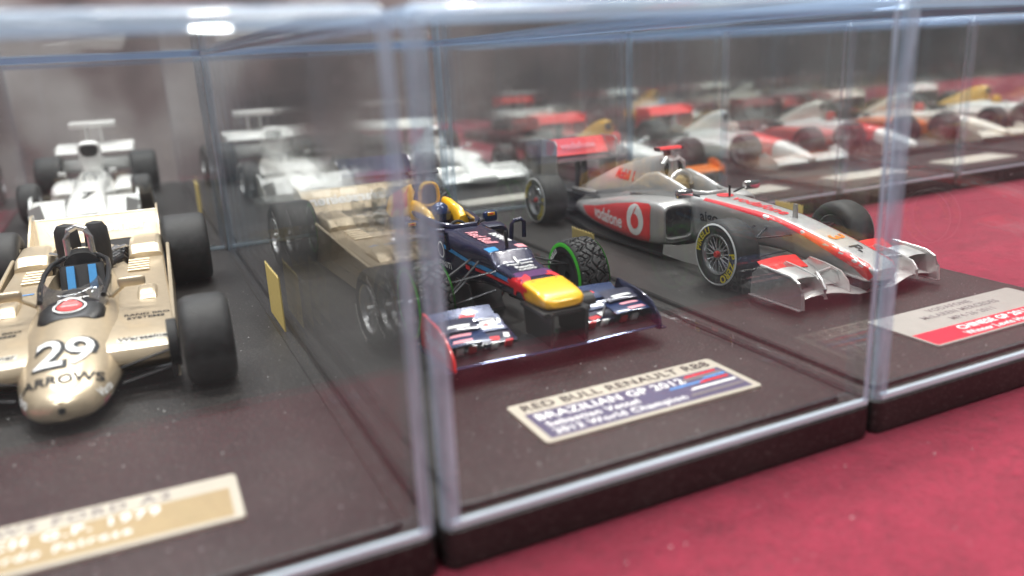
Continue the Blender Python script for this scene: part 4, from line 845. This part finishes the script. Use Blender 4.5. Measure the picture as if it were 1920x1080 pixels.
    decal('lettering', text2d('Warsteiner', .65, .2, .02), 'wink', fa, (0, 15.8, 13.6), U, (0, .8, .6), fdir, BS, .4)
    return car
gold_car((-41.2, 66.5, 1.0), -.05)

# ------------------------------------------------------------------ white car, number 7
def white_car(loc, rz):
    car = empty('racing_car', loc, rz, 'white model racing car numbered 7 with full-width nose and tall air box', 'model car', 'model racing cars in the cases')
    tub = body_loft([(-19, 7.4, 6.6, 2.2, 4.4, 5), (-17, 7.6, 6.8, 1.6, 6.0, 5), (-10, 7.8, 6.6, 1.4, 8.8, 4.6), (0, 7.8, 6.0, 1.4, 11, 4), (12, 8.4, 5.6, 1.4, 12.6, 3.4), (24, 9.6, 5.4, 1.4, 14.0, 3), (36, 10, 5.2, 1.4, 15.0, 3), (46, 9, 4.6, 1.4, 14, 3), (56, 6, 3.4, 2, 11, 3)]).build('body', 'white', car)
    c = MB(); c.loft([ring(y, h, h+.3, zb, 26, 2.6) for y, h, zb in ((14, 3.4, 10), (17, 4.8, 7), (27, 5.2, 6), (33, 4.6, 8), (35, 3.6, 11))]); cut(tub, c)
    ck = MB(); ck.loft([ring(y, h, h, 4.5, zt, 3) for y, h, zt in ((15, 4.2, 7), (25, 5.2, 6.6), (34, 4.6, 8.6))]); ck.build('cockpit_tray', 'matt', car)
    st = MB(); st.tube([(2.2*math.cos(a), 20+math.sin(a)*.7, 13+2.0*math.sin(a)) for a in [math.pi*2*k/14 for k in range(15)]], .35, 6); st.build('steering_wheel', 'alu', car)
    for sx in (-1, 1):
        wg = wing_blade(sx*7.2, sx*17.8, -18.6, -9, 3.6, 9.0, 1.0, 0); wg.build('nose_wing', 'white', car)
        pl = plate([(-20, 1.8), (-19.6, 5), (-12, 10.6), (-7, 11), (-6, 3)], .7, 'x', sx*18.1); pl.build('nose_end_plate', 'white', car)
        q = MB(); q.prism([(sx*18.4, 1.6), (sx*18.4, 8), (sx*14.2, 9.4), (sx*13.4, 4.2)], -18.8, -18.2, 'y'); q.build('nose_fairing', 'white', car)
        sp = body_loft([(26, 3.6, 3, 2, 7, 4, 11*sx), (30, 5, 4, 1.6, 9, 4, 12*sx), (44, 5, 4.2, 1.6, 10, 4, 12*sx), (58, 4, 3.4, 1.6, 9, 4, 11*sx)]); sp.build('side_pod', 'white', car)
    ab = body_loft([(38, 3.4, 5.0, 14, 25.5, 3.4), (40, 3.8, 5.2, 12, 26.5, 3.4), (46, 4, 4.2, 12, 26, 3), (56, 3.4, 2.6, 11, 22, 2.6), (64, 2.4, 1.6, 10, 15, 2.6)]); abo = ab.build('air_box', 'white', car)
    q = MB(); q.loft([ring(y, 2.8, 4.0, 20, 25, 3) for y in (37.8, 39)]); q.build('intake_mouth', 'matt', car)
    tw = MB(); tw.box((0, 78, 31.2), (19.6, 5.5, 2.4), (.1, 0, 0), bev=.6); tw.build('top_wing', 'white', car)
    for sx in (-1, 1):
        q = MB(); q.box((sx*3.0, 78, 25), (.8, 4, 12), bev=.2); q.build('wing_post', 'white', car)
        plate([(66, 10), (68, 21.5), (82, 22.5), (84, 12), (78, 9)], .8, 'x', sx*16).build('rear_end_plate', 'white', car)
    wing_blade(-16, 16, 66, 80, 19.4, 22.8, 1.6, 0).build('rear_wing', 'white', car)
    q = MB(); q.box((0, 72, 13.8), (30, 10, 6), bev=1.2); q.build('rear_cowl', 'white', car)
    eg = MB(); eg.box((0, 62, 8), (10, 22, 8), bev=1); eg.build('engine_block', 'carbon', car)
    for sx in (-1, 1):
        put_wheel(car, 'whiteF', sx*19.6, 0, 7.6, sx, 'alu', 'alu', None, (), r=7.6, w_=7.4, rim_r=4.4, spokes=6)
        put_wheel(car, 'whiteR', sx*19.4, 66, 9.4, sx, 'alu', 'alu', None, (), r=9.4, w_=11.4, rim_r=4.8, spokes=6)
    arms(car, [((6, -1, 9), (16, 0, 10)), ((6, 2, 4), (16, 0, 4.6)), ((5, 60, 8), (15, 66, 10)), ((5, 70, 6), (15, 66, 6))], .4)
    B = bvh_of(tub)
    decal('number', text2d('7', 8.4, .15, .05), 'ink', tub, (0, -6, 8), (1, 0, 0), (0, .8, .5), (0, .5, -.86), B, .1)
    for sx in (-1, 1):
        m = MB(); m.tube([(sx*6.3, 16, 13), (sx*8.5, 15, 15.5)], .3, 6); m.build('mirror_stalk', 'alu', car)
        m = MB(); m.box((sx*9.2, 15, 16), (3, 1.2, 1.8), bev=.5); m.build('mirror', 'white', car)
    return car
white_car((-42.2, 271, 1.0), -.05)

# ------------------------------------------------------------------ cars further back
def old_car(loc, rz, label, body='white', nose='white', pod='white', fwing='white', rwing='white', air='white', helmet='yellow', wide=False, tall=True, mid=None):
    car = empty('racing_car', loc, rz, label, 'model car', 'model racing cars in the cases')
    k0 = [(-22, 1.4, 1.0, 3.4, 5.0, 3), (-20, 2.6, 2.2, 2.8, 6.0, 3), (-10, 4.2, 3.4, 2.2, 8.8, 3.4), (-2, 5.4, 4.2, 1.8, 10.6, 3.6)]
    k1 = [(-2, 5.4, 4.2, 1.8, 10.6, 3.6), (8, 6.4, 4.8, 1.4, 12, 3.6), (20, 7.4, 5.4, 1.4, 13.4, 3.4), (32, 7.6, 5.2, 1.4, 14.2, 3.2), (42, 7.2, 4.6, 1.4, 14, 3), (56, 6, 3.4, 1.6, 11.5, 3), (72, 3.6, 2.4, 2, 8.6, 3)]
    if wide: k0 = [(-20, 6.4, 5.6, 2.4, 4.6, 5), (-18, 6.8, 6, 1.8, 6.2, 5), (-10, 6.6, 5.2, 1.6, 8.8, 4.4), (-2, 5.4, 4.2, 1.8, 10.6, 3.6)]
    body_loft(k0).build('nose_cone', nose, car)
    tub = body_loft(k1).build('body', body, car)
    if mid:
        q = body_loft([(-1.8, 5.5, 4.3, 1.9, 10.8, 3.6), (8, 6.5, 4.9, 1.5, 12.15, 3.6), (16, 7.1, 5.3, 1.5, 13.05, 3.5)]); q.build('scuttle_panel', mid, car)
    c = MB(); c.loft([ring(y, h, h+.3, zb, 26, 2.6) for y, h, zb in ((17, 2.8, 11), (20, 4.2, 7), (30, 4.6, 6), (35, 4, 9))]); cut(tub, c)
    ck = MB(); ck.loft([ring(y, h, h, 5, zt, 3) for y, h, zt in ((19, 3.8, 8), (28, 4.6, 8), (34, 4, 9))]); ck.build('cockpit_tray', 'matt', car)
    hm = MB(); hm.lathe([(11, .1), (11.4, 1.8), (13, 2.6), (15, 2.6), (16.6, 1.9), (17.3, .05)], 16, 'z', (0, 30, 0)); hm.build('driver_helmet', helmet, car)
    if tall:
        body_loft([(36, 2.6, 2.8, 13, 21.5, 3), (38, 3.2, 3, 12, 22.4, 3), (46, 3.6, 2.4, 11, 21, 2.6), (58, 3.2, 1.2, 9, 16, 2.4), (70, 2.2, .8, 8, 10, 2.4)]).build('air_box', air, car)
        q = MB(); q.loft([ring(y, 1.8, 2, 17.6, 21, 3) for y in (35.8, 37)]); q.build('intake_mouth', 'matt', car)
    for sx in (-1, 1):
        body_loft([(18, 4, 3.4, 2.2, 7.4, 4.6, 10.6*sx), (21, 5, 4.6, 1.6, 9.2, 4.6, 11.4*sx), (40, 5, 4.6, 1.6, 9.6, 4.6, 11.4*sx), (56, 4.4, 3.8, 1.6, 8.8, 4, 10.4*sx), (66, 3, 2.4, 2, 7, 3.4, 8.6*sx)]).build('side_pod', pod, car)
        if wide:
            wing_blade(sx*6.2, sx*19, -19.6, -10, 3.2, 8.4, 1.0, 0).build('front_wing', fwing, car)
            for j in range(3):
                q = MB(); q.box((sx*12.8, -17.4+j*2.4, 5.1+j*1.35), (10.6, .35, .3), (.5, 0, 0)); q.build('nose_slot', 'greyink', car)
        else: wing_blade(sx*2.2, sx*20, -21.5, -13, 3.2, 5.0, .9, 0).build('front_wing', fwing, car)
        plate([(-22, 1.6), (-21.6, 5), (-14, 8), (-11, 7), (-11, 1.6)], .5, 'x', sx*20.1 if not wide else sx*19.2).build('front_end_plate', fwing, car)
        put_wheel(car, 'oldF', sx*18.4, 0, 7.6, sx, 'alu', 'alu', None, (), r=7.6, w_=7.6, rim_r=4.4, spokes=6)
        put_wheel(car, 'oldR', sx*17.6, 72, 8.8, sx, 'alu', 'alu', None, (), r=8.8, w_=10.6, rim_r=4.6, spokes=6)
        plate([(78, 9), (80, 22), (92, 23), (93, 12)], .5, 'x', sx*13.6).build('rear_end_plate', rwing, car)
        q = MB(); q.tube([(sx*5, 20, 12.4), (sx*8, 18.6, 14)], .3, 6); q.build('mirror_stalk', 'alu', car)
        q = MB(); q.box((sx*9, 18.6, 14.4), (3, 1.2, 1.7), bev=.5); q.build('mirror', body, car)
    wing_blade(-13.5, 13.5, 79, 91, 18.6, 22.4, 1.2, 0).build('rear_wing', rwing, car)
    q = MB(); q.box((0, 84, 13.5), (1.4, 7, 11), bev=.3); q.build('wing_support', 'matt', car)
    eg = MB(); eg.box((0, 70, 7), (8, 20, 7), bev=1); eg.build('engine_block', 'carbon', car)
    arms(car, [((4.6, -3, 9), (15, 0, 10)), ((5, 3, 4), (15, 0, 4.6)), ((4, 66, 8), (13, 72, 10)), ((4, 76, 5), (13, 72, 5.4))], .4)
    return car
old_car((34, 256, 1), 0, 'plain white model racing car in the case behind the navy car', pod='white', fwing='white', rwing='white', helmet='white')
old_car((108, 250, 1), 0, 'white model racing car with slotted full-width nose behind the silver car', wide=True, rwing='ivory', air='white', helmet='white')
old_car((176, 206, 1), 0, 'white model racing car with orange wings and yellow air box', fwing='orange', rwing='fluored', air='yellow', mid='white', helmet='fluored')
old_car((239, 200, 1), 0, 'white and red model racing car with a red band before its long white nose', pod='white', rwing='fluored', mid='fluored', air='white', helmet='ivory', fwing='white')
old_car((305, 203, 1), 0, 'dark red and white model racing car beside the cream one', body='white', nose='white', pod='red', rwing='black', mid='red', air='ivory', fwing='black', helmet='red')
old_car((371, 203, 1), 0, 'cream model racing car with orange side pods and cream nose', body='ivory', nose='ivory', pod='orange', rwing='ivory', air='ivory', fwing='ivory', helmet='red')
old_car((438, 205, 1), 0, 'pale white model racing car with a yellow band at the row end', body='white', nose='white', pod='white', rwing='white', air='yellow', fwing='red', helmet='yellow')
old_car((238, 386, 1), 0, 'red and black model racing car in the rear row', body='red', nose='red', pod='red', rwing='red', air='black', fwing='red', helmet='white')
old_car((330, 386, 1), 0, 'white model racing car with yellow pods in the rear row', body='white', nose='white', pod='yellow', rwing='white', air='yellow', fwing='white', helmet='sky')
old_car((420, 386, 1), 0, 'pale model racing car with pink-red nose in the rear row', body='ivory', nose='fluored', pod='ivory', rwing='ivory', air='ivory', fwing='fluored', helmet='white')

# ------------------------------------------------------------------ name plates on the platforms
def plaque(x0, y0, x1, y1, rz, label, mat, z=1.0):
    cx_, cy_ = (x0+x1)/2, (y0+y1)/2; w_, d_ = x1-x0, y1-y0
    t = empty('name_plate', (cx_, cy_, z), rz, label, 'name plate', 'name plates in the cases')
    p, a = rr(-w_/2, -d_/2, w_/2, d_/2, .7, 3); m = MB(); m.loft([[(q[0], q[1], zz) for q in p] for zz in (-.05, .5)]); b = m.build('card', mat, t, 30)
    return t, b, w_, d_
def onp(par, nm, shp, mt, x, y, eps): return decal(nm, shp, mt, par, (x, y, .5), (1, 0, 0), (0, 1, 0), eps=eps)
def rect(x0, y0, x1, y1): return poly2d([(x0, y0), (x1, y0), (x1, y1), (x0, y1)])
# navy car
t, b, w_, d_ = plaque(21.0, 11.6, 60.6, 25.6, 0, 'cream name plate with navy field in front of the navy car', 'card')
onp(b, 'print_field', rect(-w_/2+1.2, -d_/2+.9, w_/2-1.2, 2.9), 'cardnavy', 0, 0, .03)
onp(b, 'lettering', text2d('RED BULL RENAULT RB8', 3.1, 0, .02, spacing=1.08), 'ink', 0, 4.9, .04)
onp(b, 'lettering', text2d('BRAZILIAN GP 2012', 3.0, 0, .02, 'LEFT', 1.06), 'wink', -w_/2+2.2, .95, .06)
onp(b, 'lettering', text2d('Sebastian Vettel', 2.3, 0, .02, 'LEFT', 1.1), 'wink', -w_/2+2.6, -1.9, .06)
onp(b, 'lettering', text2d('2012 World Champion', 2.3, 0, .02, 'LEFT', 1.1), 'wink', -w_/2+2.6, -4.4, .06)
for i, (xa, xb, yy, mt) in enumerate([(10.5, 17.4, 1.9, 'rink'), (9.2, 17.8, .9, 'greyink'), (5.5, 13, -.9, 'bink'), (11.5, 17.8, -1.0, 'rink'), (13, 18, .1, 'bink'), (8.5, 18, -2.7, 'wink'), (7, 18, -4.6, 'greyink')]):
    onp(b, 'stripe', poly2d([(xa, yy-.35), (xb, yy-.35+.25), (xb, yy+.55), (xa+.8, yy+.35)]), mt, 0, 0, .07+.01*i)
# gold car
t, b, w_, d_ = plaque(-61.5, 14.0, -20.2, 26.2, -.02, 'grey and gold name plate in front of the gold car', 'card')
onp(b, 'print_field', rect(-w_/2+1.2, -d_/2+.9, w_/2-1.2, 2.4), 'cardgold', 0, 0, .03)
onp(b, 'lettering', text2d('ARROWS FORD A2', 2.9, 0, .02, spacing=1.25), 'greyink', -2.4, 4.2, .04)
onp(b, 'lettering', text2d('FRENCH G.P. 1979', 2.7, 0, .03, spacing=1.25), 'wink', -2.4, .8, .06)
onp(b, 'lettering', text2d('Riccardo Patrese', 2.3, 0, .02, spacing=1.25), 'wink', -2.4, -2.6, .06)
# silver car
t, b, w_, d_ = plaque(98.3, 8.6, 140.3, 24.6, 0, 'grey name plate with red lower band in front of the silver car', 'cardgrey')
onp(b, 'print_field', rect(-w_/2+.5, -d_/2+.5, w_/2-.5, -2.0), 'cardred', 0, 0, .03)
onp(b, 'lettering', text2d('VODAFONE', 2.2, 0, .02, spacing=1.1), 'greyink', 0, 6.0, .04)
onp(b, 'lettering', text2d('McLAREN MERCEDES', 2.2, 0, .02, spacing=1.1), 'greyink', 0, 3.4, .04)
onp(b, 'lettering', text2d('MP4-26 2011', 2.2, 0, .02, spacing=1.1), 'greyink', 0, .7, .04)
onp(b, 'lettering', text2d('CHINESE GP 2011', 2.5, 0, .03, spacing=1.05), 'wink', 0, -3.7, .06)
onp(b, 'lettering', text2d('Winner Lewis Hamilton', 2.2, 0, .02, spacing=1.05), 'wink', 0, -6.2, .06)
# plates of the cases behind
for x0, y0, x1, y1, lab in [(84, 193, 124, 205, 'plain white name plate behind the silver car'), (150+8, 146, 196, 158, 'plain white name plate in front of the white and orange car'), (222, 146, 258, 158, 'plain white name plate in front of the white and red car'), (285, 145, 325, 158, 'plain white name plate in front of the dark red and white car'), (352, 146, 390, 158, 'plain white name plate in front of the cream car')]:
    plaque(x0, y0, x1, y1, 0, lab, 'ivory')

# ------------------------------------------------------------------ strips of pinked yellow tape over the joint of lid and base
def tape(x, y, z0, z1, wid, side, label, n=7):
    t = MB(); pts = [(-wid/2, z0), (wid/2, z0)]
    for k in range(2*n+1): pts.append((wid/2-wid*k/(2*n), z1-(.55 if k % 2 else 0)))
    t.prism(pts, 0, .15, 'x'); o = t.build('tape_strip', 'tape', None, 0, loc=(x, y, 0)); tag(o, label, 'tape', 'yellow tape strips on the cases'); return o
tape(CA[0]+CA[2]-TH-.16, 95, .6, 12.6, 17, 1, 'broad yellow tape strip inside the case of the gold car')
tape(CC[0]+TH+.02, 94, .4, 11.0, 11, -1, 'yellow tape strip in the silver car case beside the side pod', 8)
tape(CC[0]+CC[2]-TH-.16, 95.5, .4, 9.4, 11, 1, 'yellow tape strip in the silver car case beyond the nose', 8)
tape(-3.9-.16-.02, 252, .6, 13.0, 15, 1, 'yellow tape strip in the case of the white car numbered 7')
def tape_front(x, y, label):
    t = MB(); t.prism([(-6, -3), (6, -3), (6, 3.9), (-6, 3.9)], 0, .15, 'y'); o = t.build('tape_strip', 'tape', None, 0, loc=(x, y-.17, 0)); tag(o, label, 'tape', 'yellow tape strips on the cases')
tape_front(11, Y2+1, 'yellow tape strip on the front of the case behind the navy car')

# ------------------------------------------------------------------ settled dust and lint on the platforms and panes
dm = MB(); rnd = random.Random(11)
def speck(c, r, ax, ay):
    n = rnd.choice((4, 5, 6)); a0 = rnd.random()*6.3
    pts = [Vector(c)+(Vector(ax)*math.cos(a0+6.283*k/n)*rnd.uniform(.5, 1.3)+Vector(ay)*math.sin(a0+6.283*k/n)*rnd.uniform(.4, 1.0))*r for k in range(n)]
    top_ = Vector(c)+Vector(ax).cross(Vector(ay))*r*.5
    dm.add(pts+[top_], [(k, (k+1) % n, n) for k in range(n)])
for (x0, y0, W) in (CA, CB, CC):
    for k in range(320):
        speck((rnd.uniform(x0+4.5, x0+W-4.5), 4.5+(DP-12)*rnd.random()**1.5, 1.02), rnd.choice((.05, .06, .08, .08, .1, .15)), (1, 0, 0), (0, 1, 0))
    for k in range(90):
        speck((rnd.uniform(x0+3, x0+W-3), .12, rnd.uniform(3, 58)), rnd.choice((.04, .05, .06, .1)), (1, 0, 0), (0, 0, 1))
    for k in range(50):
        speck((x0+W-TH-.02, rnd.uniform(6, DP-6), rnd.uniform(3, 58)), rnd.choice((.05, .06, .09)), (0, -1, 0), (0, 0, 1))
for k in range(220):
    speck((rnd.uniform(-10, 190), rnd.uniform(-66, -2) if rnd.random() < .7 else rnd.uniform(5, 120), ZC+.05), rnd.choice((.06, .08, .1, .16)), (1, 0, 0), (0, 1, 0))
d_ = dm.build('dust', 'wink', None, 0, fix=False); d_['kind'] = 'stuff'; d_['label'] = 'pale specks of dust and lint on panes, bases and cloth'; d_['category'] = 'dust'
